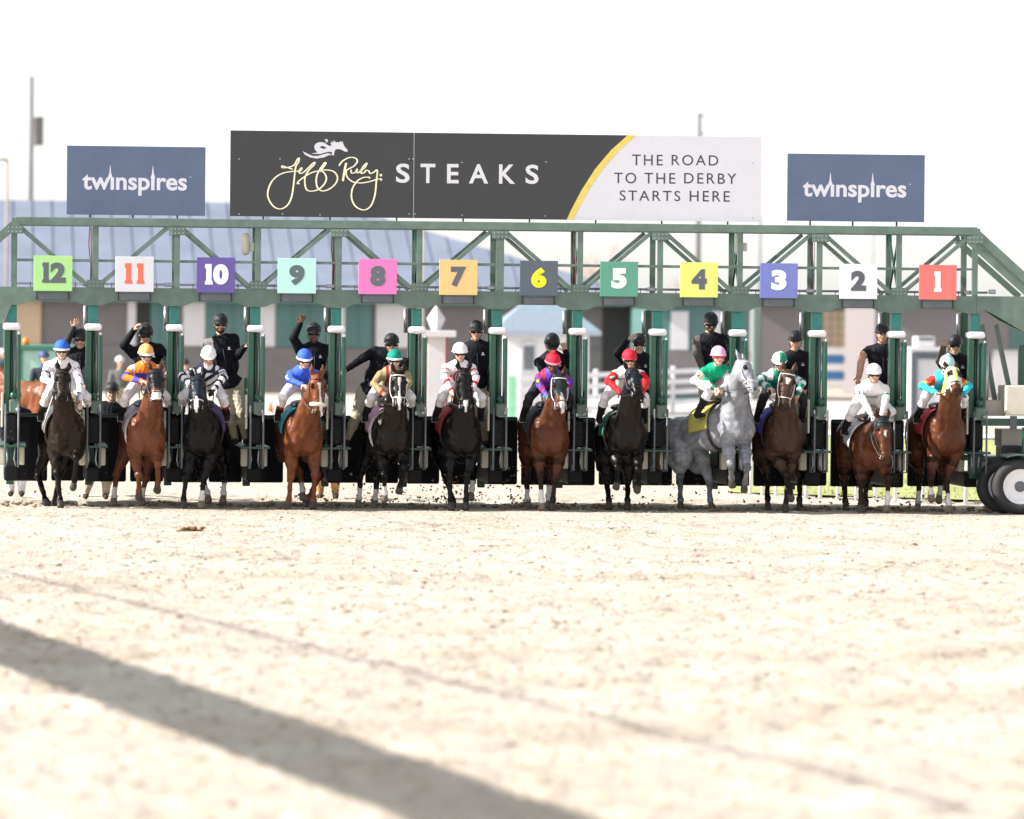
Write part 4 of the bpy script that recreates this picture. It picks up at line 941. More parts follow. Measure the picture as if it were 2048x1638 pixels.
jockey(H[10], 10, (417, 702), j10, 'jockey in navy and white striped silks with a white cap, head bowed', WB, el=((364, 752), (448, 755)), ha=((385, 775), (428, 778)), face=(0, -1, -.55), boots=(.02, .012, .012), trim=(.3, .02, .02), cuff=(.02, .02, .02))
jockey(H[9], 9, (609, 708), j9, 'jockey in plain bright blue silks and blue cap', hm('blue9', (.045, .11, .60)), el=((580, 760), (640, 760)), ha=((605, 770), (636, 775)), sleeve=((.42, .62, .62), (.03, .12, .3)), band=WB, trim=(.3, .03, .03), face=(.1, -1, -.35))
jockey(H[8], 8, (789, 709), j8, 'jockey in tan silks with dark red braces and a green cap', hm('green8', (.0, .22, .17)), el=((748, 768), (818, 765)), ha=((770, 790), (806, 790)), band=WB, cuff=(.03, .03, .04))
jockey(H[7], 7, (920, 695), j7, 'jockey in white silks with red hoops and a white cap', WB, el=((889, 752), (952, 755)), ha=((905, 785), (942, 790)), band=WB, boots=(.02, .02, .02))
jockey(H[6], 6, (1106, 715), j6, 'jockey in purple and red silks and a red bobble cap', hm('red6', (.65, .015, .04)), el=((1080, 770), (1140, 765)), ha=((1096, 795), (1130, 790)), sleeve=((.02, .02, .03), (.8, .75, .05)), pom=hm('red6', (.65, .015, .04)), band=hm('pinkband', (.75, .2, .3)), skin=2, pants=(.02, .02, .03), face=(.1, -1, -.4))
jockey(H[5], 5, (1259, 708), j5, 'jockey in white silks with red sleeves and a red cap', hm('red5', (.55, .02, .04)), el=((1216, 762), (1292, 760)), ha=((1240, 785), (1284, 790)), sleeve=((.05, .4, .25), (.8, .8, .8)), cuff=(.02, .02, .025), skin=0)
jockey(H[4], 4, (1437, 702), j4, 'jockey in green silks with pink sash, pink cap and red goggles', hm('pink', (.76, .40, .62)), el=((1388, 762), (1455, 770)), ha=((1430, 776), (1440, 780)), sleeve=((.8, .7, .15), (.02, .02, .02)), band=hm('pink', (.76, .40, .62)), lens=M_redlens, face=(.15, -1, -.1), feet=(None, None))
jockey(H[3], 3, (1559, 713), j3, 'jockey in green and white silks with a quartered green and white cap', WB, el=((1517, 762), (1605, 765)), ha=((1538, 775), (1595, 790)), hel2=hm('green3', (.01, .24, .14)), face=(-.1, -1, -.45), pants=(.02, .02, .025))
jockey(H[2], 2, (1748, 737), j2, 'jockey in white silks with green armbands crouching lowest of all', WB, el=((1724, 795), (1772, 795)), ha=((1742, 828), (1764, 828)), sleeve=((.72, .72, .74), (.01, .09, .07)), skin=0, cuff=(.7, .7, .72))
jockey(H[1], 1, (1894, 720), j1, 'jockey in turquoise silks with red and yellow sleeves and pale blue bobble cap', hm('sky', (.40, .66, .70)), el=((1844, 772), (1938, 772)), ha=((1872, 785), (1925, 792)), sleeve=((.62, .06, .05), (.85, .8, .8)), pom=hm('sky', (.40, .66, .70)), hel2=None, face=(.1, -1, -.5))

# ------------------------------------------------------------------ gate crew
M_collar = mat('jacket_collar', (.02, .022, .03), rough=.7)
def crew(head, label, el, ha, pel=None, feet=None, Y=.8, face=(0, -1, -.12), jacket=(.004, .005, .010), pants=(.44, .40, .31), skin=0, open_hands=(), short=False, beard=None, goggle=True, zf=.94, cap_=False, logo=True, hup=(0, -.1, 1), group='gate crew on the ledges', shoes=(.05, .03, .02), ridges=True, cat='person', hel=None, kn=None, neck=None, sleeve=None, shoulder=None):
    hc = P(head[0], head[1]+6, Y); g = {'head': hc, 'face': face, 'hup': hup}
    g['neck'] = hc+Vector((0, .05, -.18)) if neck is None else P(neck[0], neck[1], Y+.06)
    g['pel'] = P(pel[0], pel[1], Y+.1) if pel else g['neck']+Vector((.02, .06, -.56))
    tz = nrm(g['neck']-g['pel']); sx = nrm(Vector((1, 0, 0))-tz*tz.x)
    shc = g['neck']-tz*.085
    g['sh'] = [shc-sx*.195, shc+sx*.195]
    g['el'] = [P(e[0], e[1], e[2] if len(e) > 2 else Y-.02) for e in el]; g['ha'] = [P(e[0], e[1], e[2] if len(e) > 2 else Y-.12) for e in ha]
    g['hip'] = [g['pel']-sx*.1-tz*.03, g['pel']+sx*.1-tz*.03]
    fy = Y+.05
    g['fo'] = [Vector((P(q[0], 900, fy).x, fy, zf)) for q in feet] if feet else [Vector((g['pel'].x-.1, fy, zf)), Vector((g['pel'].x+.12, fy, zf))]
    g['kn'] = [g['hip'][i].lerp(g['fo'][i], .47)+Vector((0, -.12, 0)) for i in (0, 1)]
    def colour(V, T, t, g):
        st = np.char.startswith; C = np.tile(np.array(pants), (len(V), 1)); sk = np.array(SKIN[skin])
        w = st(T, 'ua') | st(T, 'fa') | (T == 'torso') | (T == 'collar'); C[w] = jacket
        if sleeve is not None: C[st(T, 'ua0') | st(T, 'fa0')] = sleeve
        if shoulder is not None: C[(T == 'ua0') & (t < .4)] = shoulder; C[(T == 'torso') & ((V-np.array(g['neck']))@np.array(sx) < -.13)] = shoulder
        if short: C[st(T, 'fa') | (st(T, 'ua') & (t > .75))] = sk
        dn = -(V-np.array(g['neck']))[:, 2]; C[(T == 'pel') & ((V-np.array(g['pel']))@np.array(tz) > -.06)] = jacket
        for q in ('head', 'face', 'chin', 'nose', 'ear', 'brow', 'hand'): C[T == q] = sk
        C[(T == 'neck') & (t < .7)] = sk; C[T == 'lips'] = sk*np.array((.75, .5, .5)); C[T == 'eye'] = (.04, .03, .03)
        if beard: C[(T == 'chin') | ((T == 'face') & (((V-np.array(g['head']))[:, 2]) < -.06))] = beard
        C[st(T, 'ft')] = shoes
        return C
    root, fr = person(g, colour, label, cat, group, sc=1.03, open_hands=open_hands, bulk=1.24)
    helmet(root, hc, fr, hel or M_hblack, ridges=ridges, sc=1.05)
    if goggle: goggles(root, hc, fr, M_lens, sc=1.03)
    tf = nrm(sx.cross(tz)); tf = tf if tf.y < 0 else -tf
    MB().tube([g['neck']+tf*.09-tz*.02, g['neck'].lerp(g['pel'], .25)+tf*.158, g['neck'].lerp(g['pel'], .6)+tf*.152], .006, 5).build('zip', M_grey, root, True)
    MB().tube([g['neck']+sx*(.085*math.cos(a))+tf*(.08*math.sin(a))+tz*.01 for a in np.linspace(0, 2*math.pi, 16, endpoint=False)], .02, 6, closed=True).build('collar', M_collar, root, True)
    if logo:
        p = g['neck'].lerp(g['pel'], .3)+sx*.09+Vector((0, -.148, 0))
        MB().ball(p, (.034, .008, .012), 10, 6).build('chest_emblem', mat('emblem_white', (.6, .6, .65), rough=.7), root, True)
        MB().ball(p+Vector((0, 0, .026)), (.018, .008, .010), 8, 5).build('chest_emblem', mat('emblem_white', (.6, .6, .65), rough=.7), root, True)
    return root
crew((160, 672), 'crew member in black raising an arm behind jockey in star silks', ((130, 690), (172, 730)), ((147, 656), (172, 765)), open_hands=(0,), pel=(160, 775), sleeve=(.03, .035, .04))
crew((291, 662), 'crew member bending with hand to helmet behind the orange jockey', ((248, 690), (332, 712)), ((268, 660), (338, 740)), pel=(305, 770), face=(.1, -1, -.4))
crew((441, 642), 'bearded crew member standing tall in dark jacket and khaki trousers at stall 10', ((413, 712), (474, 712)), ((428, 742), (490, 694)), pel=(458, 768), feet=((470, 888), (492, 888)), beard=(.05, .03, .02), skin=0, shoulder=(.20, .19, .19))
crew((627, 660), 'crew member with one hand raised high behind the blue jockey', ((587, 676), (658, 722)), ((600, 648), (655, 765)), open_hands=(0,), pel=(630, 775), skin=2)
crew((783, 682), 'crew member leaning left with outstretched arm and khaki trousers at stall 8', ((728, 715), (812, 725)), ((694, 738), (808, 755)), pel=(742, 785), feet=((692, 888), (738, 888)), neck=(778, 703), ridges=False)
crew((952, 656), 'crew member standing upright behind the jockey in red hoops', ((922, 735), (982, 735)), ((930, 778), (980, 780)), pel=(956, 768), feet=((948, 888), (972, 888)), cap_=True)
crew((1104, 682), 'crew member with head bowed and open hand beside the red bobble cap', ((1082, 730), (1140, 728)), ((1090, 765), (1131, 702)), open_hands=(1,), face=(.0, -1, -.75), pel=(1110, 780), ridges=False)
crew((1278, 682), 'crew member with arm bent behind the helmet at stall 5', ((1236, 706), (1300, 725)), ((1256, 680), (1298, 760)), pel=(1278, 785), ridges=False)
crew((1421, 640), 'crew member in dark jacket looking down behind the pink cap', ((1394, 705), (1460, 700)), ((1408, 745), (1462, 720)), pel=(1424, 760), face=(.1, -1, -.35), beard=(.06, .035, .025), sleeve=(.10, .085, .08))
crew((1591, 676), 'crew member without glasses in dark jumper behind the quartered cap', ((1566, 730), (1616, 735)), ((1560, 765), (1610, 775)), pel=(1594, 790), goggle=False, skin=0, face=(-.15, -1, -.2))
crew((1765, 662), 'crew member in short sleeved polo shirt with bare forearms at stall 2', ((1724, 712), (1786, 722)), ((1718, 752), (1782, 765)), pel=(1762, 780), goggle=False, short=True, jacket=(.006, .007, .014), skin=1, face=(-.05, -1, -.05))
crew((1910, 684), 'crew member with raised open palm above the pale blue bobble cap', ((1880, 722), (1942, 728)), ((1887, 695), (1943, 765)), open_hands=(0,), pel=(1914, 790), ridges=False, sleeve=(.12, .10, .07))
crew((224, 778), 'helper in visored helmet standing on the ground behind the tail gate', ((192, 845), (252, 845)), ((200, 890), (245, 890)), Y=3.5, pel=(205, 900), feet=((172, 0), (212, 0)), zf=0.0, goggle=False, skin=0, group='helpers on the ground behind the gate', logo=False)
crew((28, 790), 'helper in white trousers mostly hidden behind the leftmost post', ((5, 850), (55, 850)), ((8, 895), (52, 895)), Y=4.5, pel=(32, 895), feet=((22, 0), (44, 0)), zf=0.0, pants=(.72, .71, .76), goggle=False, group='helpers on the ground behind the gate', logo=False)
crew((652, 790), 'helper in tan trousers mostly hidden behind the post of stalls 8 and 9', ((630, 850), (680, 850)), ((634, 895), (676, 895)), Y=4.2, pel=(655, 895), feet=((640, 0), (672, 0)), zf=0.0, pants=(.55, .33, .17), goggle=False, group='helpers on the ground behind the gate', logo=False)
# ------------------------------------------------------------------ background buildings
M_roof = mat('pale_metal_roof', (.17, .20, .27), rough=.55, vary=.14, vscale=.6)
M_block = mat('grey_block_wall', S(112, 108, 110), rough=.85, vary=.14, vscale=1.5, bump=.3, bscale=8)
M_dteal = mat('teal_door', S(76, 112, 110), rough=.6, vary=.1, vscale=1.2)
M_wpan = mat('white_panel', S(200, 198, 202), rough=.6, vary=.06)
M_tan = mat('tan_wall', S(186, 164, 140), rough=.8, vary=.1, vscale=1)
M_lgrey = mat('light_grey_wall', S(126,120,123), rough=.8, vary=.08)
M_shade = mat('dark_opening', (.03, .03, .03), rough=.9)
M_glass = mat('window_glass', (.12, .14, .16), rough=.1, spec=.7)
M_pole = mat('pale_pole', S(118, 116, 118), rough=.7, vary=.1)
M_red = mat('dull_red_brick', S(150, 92, 90), rough=.85, vary=.15)
def X(px, Y, py=650): return P(px, py, Y).x
def Z(px, py, Y): return P(px, py, Y).z
YB = 110
xa, xb = X(-900, YB), X(1296, YB)
barn = thing('barn', ((xa+xb)/2, YB+10, 0), 'long barn with pale hipped metal roof and teal sliding doors', 'barn')
ze, zr = 3.25, 6.75
MB().box(xa, xb, YB, YB+20, 0, 1.6).build('block_wall', M_block, barn)
MB().box(xa+.01, xb-.01, YB+.06, YB+19.9, 1.6, ze).build('upper_wall', M_block, barn)
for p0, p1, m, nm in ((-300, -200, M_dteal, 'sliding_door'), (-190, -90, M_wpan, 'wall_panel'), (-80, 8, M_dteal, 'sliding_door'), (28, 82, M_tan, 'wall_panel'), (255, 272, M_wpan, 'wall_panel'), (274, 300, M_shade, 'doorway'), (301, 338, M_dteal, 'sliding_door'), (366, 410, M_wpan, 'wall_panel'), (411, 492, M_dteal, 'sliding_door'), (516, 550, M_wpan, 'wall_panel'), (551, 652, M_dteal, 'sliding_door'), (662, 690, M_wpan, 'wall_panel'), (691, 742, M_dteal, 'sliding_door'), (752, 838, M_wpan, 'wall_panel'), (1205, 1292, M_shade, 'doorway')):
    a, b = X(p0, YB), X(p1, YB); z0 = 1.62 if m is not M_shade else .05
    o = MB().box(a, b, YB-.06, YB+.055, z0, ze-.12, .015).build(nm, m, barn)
    if m is M_dteal:
        k = max(2, int((b-a)/.45))
        for i in range(1, k): MB().box(a+(b-a)*i/k-.02, a+(b-a)*i/k+.02, YB-.085, YB-.061, z0+.05, ze-.17).build('rib', m, o)
MB().box(xa-.4, xb+.4, YB-.55, YB-.48, ze-.12, ze+.06).build('fascia', M_dteal, barn)
hip = 10.3; yr = YB+10; e0 = ze+.062
vs = [(xa-.5, YB-.55, e0), (xb+.5, YB-.55, e0), (xb+.5, YB+20.5, e0), (xa-.5, YB+20.5, e0), (xa+hip, yr, zr), (xb-hip, yr, zr)]
rf = MB().add(vs, [(0, 1, 5, 4), (1, 2, 5), (2, 3, 4, 5), (3, 0, 4), (0, 3, 2, 1)]).build('roof', M_roof, barn)
nse = 52
for i in range(nse):
    x = xa+1+(xb-xa-2)*i/(nse-1); t = 1.0
    if x > xb-hip: t = (xb+.5-x)/(hip+.5)
    if x < xa+hip: t = min(t, (x-xa+.5)/(hip+.5))
    MB().bar((x, YB-.5, e0+.03), (x, YB-.55+10.55*t, e0+.03+(zr-e0)*t), .03, .03).build('roof_seam', M_roof, rf)

def shed(px0, px1, Y, ztop, m, name, label, parts=(), roof=M_roof, depth=7):
    a, b = X(px0, Y), X(px1, Y)
    t = thing(name, ((a+b)/2, Y+depth/2, 0), label, 'building')
    MB().box(a, b, Y, Y+depth, 0, ztop).build('wall', m, t)
    MB().box(a-.25, b+.25, Y-.4, Y+depth+.4, ztop+.003, ztop+.17, .02).build('roof', roof, t)
    for p0, y0, p1, y1, mm, nm in parts:
        A = P(p0, y0, Y); Bq = P(p1, y1, Y); MB().box(A.x, Bq.x, Y-.07, Y-.004, max(.02, Bq.z), A.z, .01).build(nm, mm, t)
    return t
shed(1300, 1500, 104, 3.2, M_dteal, 'stable_block', 'low teal stable block with white panels seen behind stall 4', ((1342, 622, 1376, 700, M_wpan, 'wall_panel'), (1424, 622, 1441, 700, M_wpan, 'wall_panel'), (1300, 702, 1500, 790, M_block, 'block_wall')))
s3 = shed(1506, 1742, 136, 3.25, M_lgrey, 'storage_shed', 'tan and grey shed with a teal corner post seen behind stalls 2 and 3', ((1646, 622, 1740, 702, M_tan, 'wall_panel'),), roof=M_dteal)
q = X(1516, 135); MB().box(q-.15, q+.15, 135, 135.3, 0, 3.2, .02).build('corner_post', M_dteal, s3)
for k in range(1, 6): MB().box(X(1646+16*k, 135.9)-.012, X(1646+16*k, 135.9)+.012, 135.9, 135.928, Z(1700, 700, 136), Z(1700, 624, 136)).build('panel_joint', M_lgrey, s3)
for k in range(1, 5): MB().box(X(1647, 135.9), X(1739, 135.9), 135.91, 135.925, Z(1700, 622+16*k, 136)-.012, Z(1700, 622+16*k, 136)+.012).build('panel_joint', M_lgrey, s3)
shed(1750, 2250, 112, 3.3, M_lgrey, 'storage_shed', 'wide plain grey shed at the far right behind the wheels', ((2020, 640, 2052, 700, M_dteal, 'door'), (1985, 700, 2100, 790, M_wpan, 'wall_panel')))
# small white booth with hipped roof
Yk = 78; a, b = X(1008, Yk, 700), X(1178, Yk, 700); zt = Z(1090, 662, Yk)
booth = thing('judges_booth', ((a+b)/2, Yk+1.2, 0), 'small white booth with grey hipped roof and glazed door', 'booth')
MB().box(a, b, Yk, Yk+2.4, 0, zt).build('wall', mat('booth_white', S(222, 220, 222), rough=.6, vary=.05), booth)
rz = Z(1090, 600, Yk); o_ = .32
MB().add([(a-o_, Yk-o_, zt), (b+o_, Yk-o_, zt), (b+o_, Yk+2.4+o_, zt), (a-o_, Yk+2.4+o_, zt), (a+.75, Yk+1.2, rz), (b-.75, Yk+1.2, rz)], [(0, 1, 5, 4), (1, 2, 5), (2, 3, 4, 5), (3, 0, 4), (0, 3, 2, 1)]).build('roof', mat('booth_roof', S(120, 136, 150), rough=.7, vary=.1), booth)
MB().box(a-o_, b+o_, Yk-o_-.02, Yk-o_+.03, zt-.12, zt-.004).build('fascia', mat('booth_fascia', S(150, 160, 170)), booth)
d0, d1 = X(1042, Yk, 700), X(1074, Yk, 700)
dr = MB().box(d0, d1, Yk-.05, Yk-.002, .05, 2.1, .01).build('door', M_wpan, booth)
MB().box(d0+.08, d1-.08, Yk-.056, Yk-.0505, 1.25, 1.95).build('pane', M_glass, dr)
for p0, p1 in ((1092, 1116), (1150, 1166)):
    w = MB().box(X(p0, Yk), X(p1, Yk), Yk-.05, Yk-.002, 1.2, 2.05, .01).build('window', M_wpan, booth)
    MB().box(X(p0, Yk)+.06, X(p1, Yk)-.06, Yk-.056, Yk-.0505, 1.26, 1.99).build('pane', M_glass, w)
MB().box(X(1000, Yk)-.1, X(1000, Yk)+.02, Yk-.25, Yk-.13, 0, zt-.005).build('corner_post', M_dteal, booth)
# white pillar with finial
Yp = 40; c = onground(870, Yp); zc1 = Z(870, 674, Yp); zc2 = Z(870, 661, Yp)
pil = thing('gate_pillar', (c.x, Yp, 0), 'white pillar with red edges and pointed lantern cap behind stall 7', 'pillar')
MB().box(c.x-.2, c.x+.2, Yp-.2, Yp+.2, 0, zc1, .01).build('shaft', M_wpan, pil)
for q in (-1, 1): MB().box(c.x+q*.203, c.x+q*.27, Yp-.17, Yp+.17, 0, zc1-.004).build('red_edge', M_red, pil)
MB().box(c.x-.42, c.x+.42, Yp-.42, Yp+.42, zc1, zc2, .015).build('cap', M_wpan, pil)
zf = Z(870, 612, Yp); zm_ = Z(870, 638, Yp)
MB().lathe((c.x, Yp, 0), [(.1, zc2+.002), (.2, zm_-.01), (.21, zm_+.01), (.2, zm_+.02), (.02, zf)], 4, 'z').build('finial', M_wpan, pil)

# fences
def fence(pts, zs, label, post_w=.11, rail_h=.13, mats=None, name='rail_fence', hp=1.35):
    t = thing(name, (pts[0][0], pts[0][1], 0), label, 'fence'); p = [Vector(q) for q in pts]
    for i, q in enumerate(p): MB().box(q.x-post_w/2, q.x+post_w/2, q.y-post_w/2, q.y+post_w/2, 0, hp, .01).build('post', M_white, t)
    for a, b in zip(p, p[1:]):
        for k, z in enumerate(zs): MB().bar((a.x, a.y-.08, z), (b.x, b.y-.08, z), .03, rail_h).build('rail', (mats[k] if mats else M_white), t)
    return t
def gpt(px, D):
    Y = D-DIST*.996; q = onground(px, Y); return Vector((q.x, Y, 0))
fl = [gpt(1036+ (1500-1036)*i/6, 146+30*i/6) for i in range(7)]
f1 = fence(fl, (.32, .62, .92, 1.22), 'white four-rail fence running behind stalls 4 to 6', hp=1.38)
q = fl[0]; MB().box(q.x-.28, q.x-.06, q.y-.16, q.y-.12, .05, 1.3, .01).build('end_panel', mat('mint_panel', S(140, 205, 170), rough=.6), f1)
fence([gpt(p, 120) for p in (505, 560, 640, 720, 800)], (.35, .6), 'low white two-rail fence behind stalls 8 and 9', hp=.75)
M_blue = mat('blue_board', S(60, 120, 178), rough=.6, vary=.08)
fence([gpt(p, 208) for p in (1620, 1690, 1760, 1830)], (.35, .65, .95, 1.25, 1.55), 'blue and white striped board fence behind stall 2', rail_h=.25, mats=[M_white, M_blue, M_white, M_blue, M_white], hp=1.65)
fence([gpt(1325+ 190*i/3, 128) for i in range(2)], (.4,), 'single low white barrier rail behind the grey horse', hp=.6)
# running rail at the right
M_rail = mat('white_rail_plastic', (.82, .82, .84), rough=.4, vary=.04)
rail = thing('running_rail', G(1930, 1008), 'white plastic running rail on goosenecked posts at the right', 'rail')
rp = []
for px, py in ((2075, 1012), (1931, 1008), (1845, 1005), (1790, 1003), (1750, 1001), (1712, 999.5), (1675, 998), (1640, 996.5), (1612, 995), (1582, 993.5), (1552, 992), (1525, 990.5), (1500, 989)):
    g = G(px, py); rp.append(g+Vector((-.25, 0, 1.08)))
    MB().tube([g, g+Vector((.02, 0, .7)), g+Vector((-.02, 0, .95)), g+Vector((-.14, 0, 1.05)), g+Vector((-.25, 0, 1.07))], .034, 8).build('post', M_rail, rail, True)
MB().tube(rp, .045, 8).build('rail', M_rail, rail, True)

# grass
def grass_mat():
    m = mat('grass', S(150, 156, 96), rough=.9, vary=.35, vscale=1.2, bump=.8, bscale=6); return m
ga, gb = G(1460, 986.5), G(2300, 1014)
pts = [ga, gb, Vector((gb.x+20, 30, 0)), Vector((gb.x+30, 50, 0)), Vector((X(1460, 50)+2, 50, 0)), Vector((X(1480, 20), 20, 0))]
tag(MB().add([(p.x, p.y, .02) for p in pts], [tuple(range(len(pts)))]).build('grass', grass_mat()), kind='structure')
# asphalt lane in front of the buildings
tag(MB().add([(-60, 62, .012), (60, 62, .012), (60, 104, .012), (-60, 104, .012)], [(0, 1, 2, 3)]).build('road', mat('worn_asphalt', S(176, 172, 168), rough=.95, vary=.12, vscale=.4)), kind='structure')
# short tufts along the grass edge
tv = []; tf = []
for i in range(1500):
    u = random.random(); v = random.random()**1.6; a = ga.lerp(gb, u); p = Vector((a.x+random.uniform(0, 1.5)+v*3, a.y+.1+v*9, .015))
    hgt = random.uniform(.03, .09); an = random.uniform(0, 3.14); dx, dy = .012*math.cos(an), .012*math.sin(an); k = len(tv)
    tv += [(p.x-dx, p.y-dy, .015), (p.x+dx, p.y+dy, .015), (p.x+random.uniform(-.04, .04), p.y+random.uniform(-.04, .04), hgt)]; tf.append((k, k+1, k+2))
tag(MB().add(tv, tf).build('grass_tufts', grass_mat()), 'short green grass tufts beyond the white running rail', 'grass', kind='stuff')

# poles
def pole(px, y0, Y, r, label, m=M_pole, extra=None, ybase=None):
    c = onground(px, Y); zt = Z(px, y0, Y)
    t = thing('utility_pole', (c.x, Y, 0), label, 'pole')
    MB().lathe((c.x, Y, 0), [(r*1.25, 0), (r, zt*.6), (r*.85, zt)], 14).build('shaft', m, t, True)
    if extra: extra(t, c, zt)
    return t
def ex1(t, c, zt):
    zz = Z(75, 262, 150); MB().lathe((c.x+.28, 150, zz), [(.2, -.6), (.24, -.55), (.24, .5), (.27, .52), (.27, .58), (.1, .6)], 16).build('transformer', M_pole, t, True)
    MB().box(c.x+.05, c.x+.2, 149.9, 150.1, zz+.1, zz+.2).build('bracket', M_pole, t)
pole(58, 152, 150, .12, 'tall pale utility pole with transformer can at the upper left', extra=ex1)
pole(11, 320, 95, .045, 'thin dark lamp post with bent arm at the left edge', m=mat('weathered_post', S(150, 136, 130), rough=.7), extra=lambda t, c, zt: MB().tube([(c.x, 95, zt-.02), (c.x-.1, 95, zt+.02), (c.x-.7, 95, zt+.02)], .045, 8).build('arm', MATS['weathered_post'], t, True))
pole(-34, 178, 150, .07, 'pale pole with short cross arm cut by the left edge', extra=lambda t, c, zt: MB().box(c.x-.4, c.x+.45, 149.95, 150.05, zt-.12, zt).build('cross_arm', M_pole, t))
def ex2(t, c, zt):
    for dz in (.0, -.72): MB().tube([(c.x, 140, zt+dz-.05), (c.x+.25, 140, zt+dz-.12)], .035, 6).build('arm', M_pole, t, True)
pole(1393, 226, 140, .11, 'pale pole with two short arms rising behind the white board', extra=ex2)
pole(840, 452, 100, .1, 'cream pole seen through the truss above stall 7', m=M_cream)
pole(1517, 430, 130, .05, 'thin pole seen through the truss right of stall 4')
pole(1744, 430, 160, .03, 'very thin mast seen through the truss above stall 2')
# bare tree
def bare_tree(px, Y, ytop, label, seed):
    rnd = random.Random(seed); c = onground(px, Y); t = thing('bare_tree', (c.x, Y, 0), label, 'tree'); trunk = MB(); tw = MB()
    Ht = Z(px, ytop, Y)
    def grow(p, d, L, r, lev):
        q = p+d*L; m = p.lerp(q, .5)+Vector((rnd.uniform(-1, 1), rnd.uniform(-1, 1), 0))*L*.06
        (trunk if lev < 2 else tw).tube([p, m, q], [r, r*.85, r*.65], 6 if lev < 3 else 4)
        if lev >= 6: return
        for _ in range(3 if lev < 5 else 2):
            nd = nrm(d+Vector((rnd.uniform(-1, 1), rnd.uniform(-1, 1), rnd.uniform(-.2, .7)))*.75); grow(q, nd, L*rnd.uniform(.6, .82), r*.6, lev+1)
    grow(Vector((c.x, Y, 0)), Vector((0, 0, 1)), Ht*.30, .13, 0)
    mt = mat('pale_bark', S(186, 160, 150), rough=.85, vary=.15); trunk.build('trunk', mt, t, True); tw.build('crown', mt, t, True)
bare_tree(1195, 150, 478, 'bare winter tree seen through the truss above stall 5', 3)
bare_tree(1068, 165, 520, 'small bare tree seen through the truss above stall 6', 5)
bare_tree(1420, 160, 545, 'distant bare tree behind the plate of stall 4', 8)
# traffic cone
c = onground(541, 50); cone = thing('traffic_cone', c, 'orange traffic cone with white band behind the blue jockey', 'cone')
M_or = mat('cone_orange', S(240, 110, 60), rough=.5)
MB().lathe((c.x, 50, 0), [(.16, .03), (.115, .3)], 16).build('lower_cone', M_or, cone, True); MB().lathe((c.x, 50, 0), [(.114, .301), (.075, .5)], 16).build('white_band', M_white, cone, True)
MB().lathe((c.x, 50, 0), [(.074, .501), (.03, .72)], 16).build('tip', M_or, cone, True); MB().box(c.x-.2, c.x+.2, 49.8, 50.2, .0, .029, .01).build('base', M_or, cone)
# notice kiosk at the right
Yn = 70; k0, k1 = X(1824, Yn, 760), X(1886, Yn, 760); c = onground(1855, Yn)
kio = thing('ticket_kiosk', (c.x, Yn, 0), 'white kiosk with dark frame and vent box behind stall 1', 'kiosk'); z1 = Z(1855, 702, Yn)
MB().box(k0, k1, Yn, Yn+1.2, .0, z1).build('wall', M_wpan, kio)
MB().box(k0-.04, k0+.14, Yn-.06, Yn-.003, 0, z1-.05).box(k0+.141, k1+.04, Yn-.06, Yn-.003, z1-.22, z1-.05).build('dark_frame', mat('slate_frame', S(84, 92, 102), rough=.6), kio)
MB().box(k0-.08, k1+.08, Yn-.1, Yn+1.3, z1+.001, z1+.1, .01).build('roof', M_wpan, kio)
MB().box(k0+.15, k1-.2, Yn+.2, Yn+.9, z1+.102, z1+.4, .03).build('vent_box', M_wpan, kio)
MB().box(k0+.2, k1-.25, Yn+.19, Yn+.199, z1+.3, z1+.38).build('vent_slot', MATS['slate_frame'], kio)

# utility tractor behind the left stalls
Yt = 42; x0, x1 = X(40, Yt, 720), X(172, Yt, 720); tr = thing('utility_tractor', ((x0+x1)/2, Yt, 0), 'green and pale utility tractor with orange beacon behind stall 12', 'tractor')
zr_ = Z(100, 690, Yt); MG = mat('tractor_green', S(60, 120, 100), rough=.4); MW = mat('tractor_pale', S(170, 200, 190), rough=.5)
MB().box(x0-.1, x1+.1, Yt-.1, Yt+1.5, zr_-.12, zr_, .03).build('cab_roof', MG, tr)
for x in (x0, x1-.06):
    for y in (Yt, Yt+1.34): MB().box(x, x+.06, y, y+.06, 1.3, zr_-.121).build('cab_pillar', MG, tr)
MB().box(x0+.06, x1-.065, Yt+.02, Yt+.04, 1.36, zr_-.125).build('windscreen', MW, tr)
MB().box(x0-.02, x1+.02, Yt-.05, Yt+1.5, .6, 1.35, .05).build('body', MG, tr)
MB().box(x0+.15, x1-.15, Yt-1.0, Yt-.051, .75, 1.4, .08).build('bonnet', MG, tr)
for x in (x0-.1, x1+.1):
    for y, r in ((Yt+1.1, .55), (Yt-.7, .38)): MB().lathe((x, y, r), [(r*.5, -.12), (r*.9, -.14), (r, -.08), (r, .08), (r*.9, .14), (r*.5, .12)], 24, 'x').build('wheel', M_rubber, tr, True)
c = P(52, 688, Yt); MB().lathe((c.x, Yt+.2, zr_), [(.08, .001), (.08, .1), (.05, .16)], 12).build('beacon', mat('beacon_orange', S(230, 130, 40), rough=.3), tr, True)

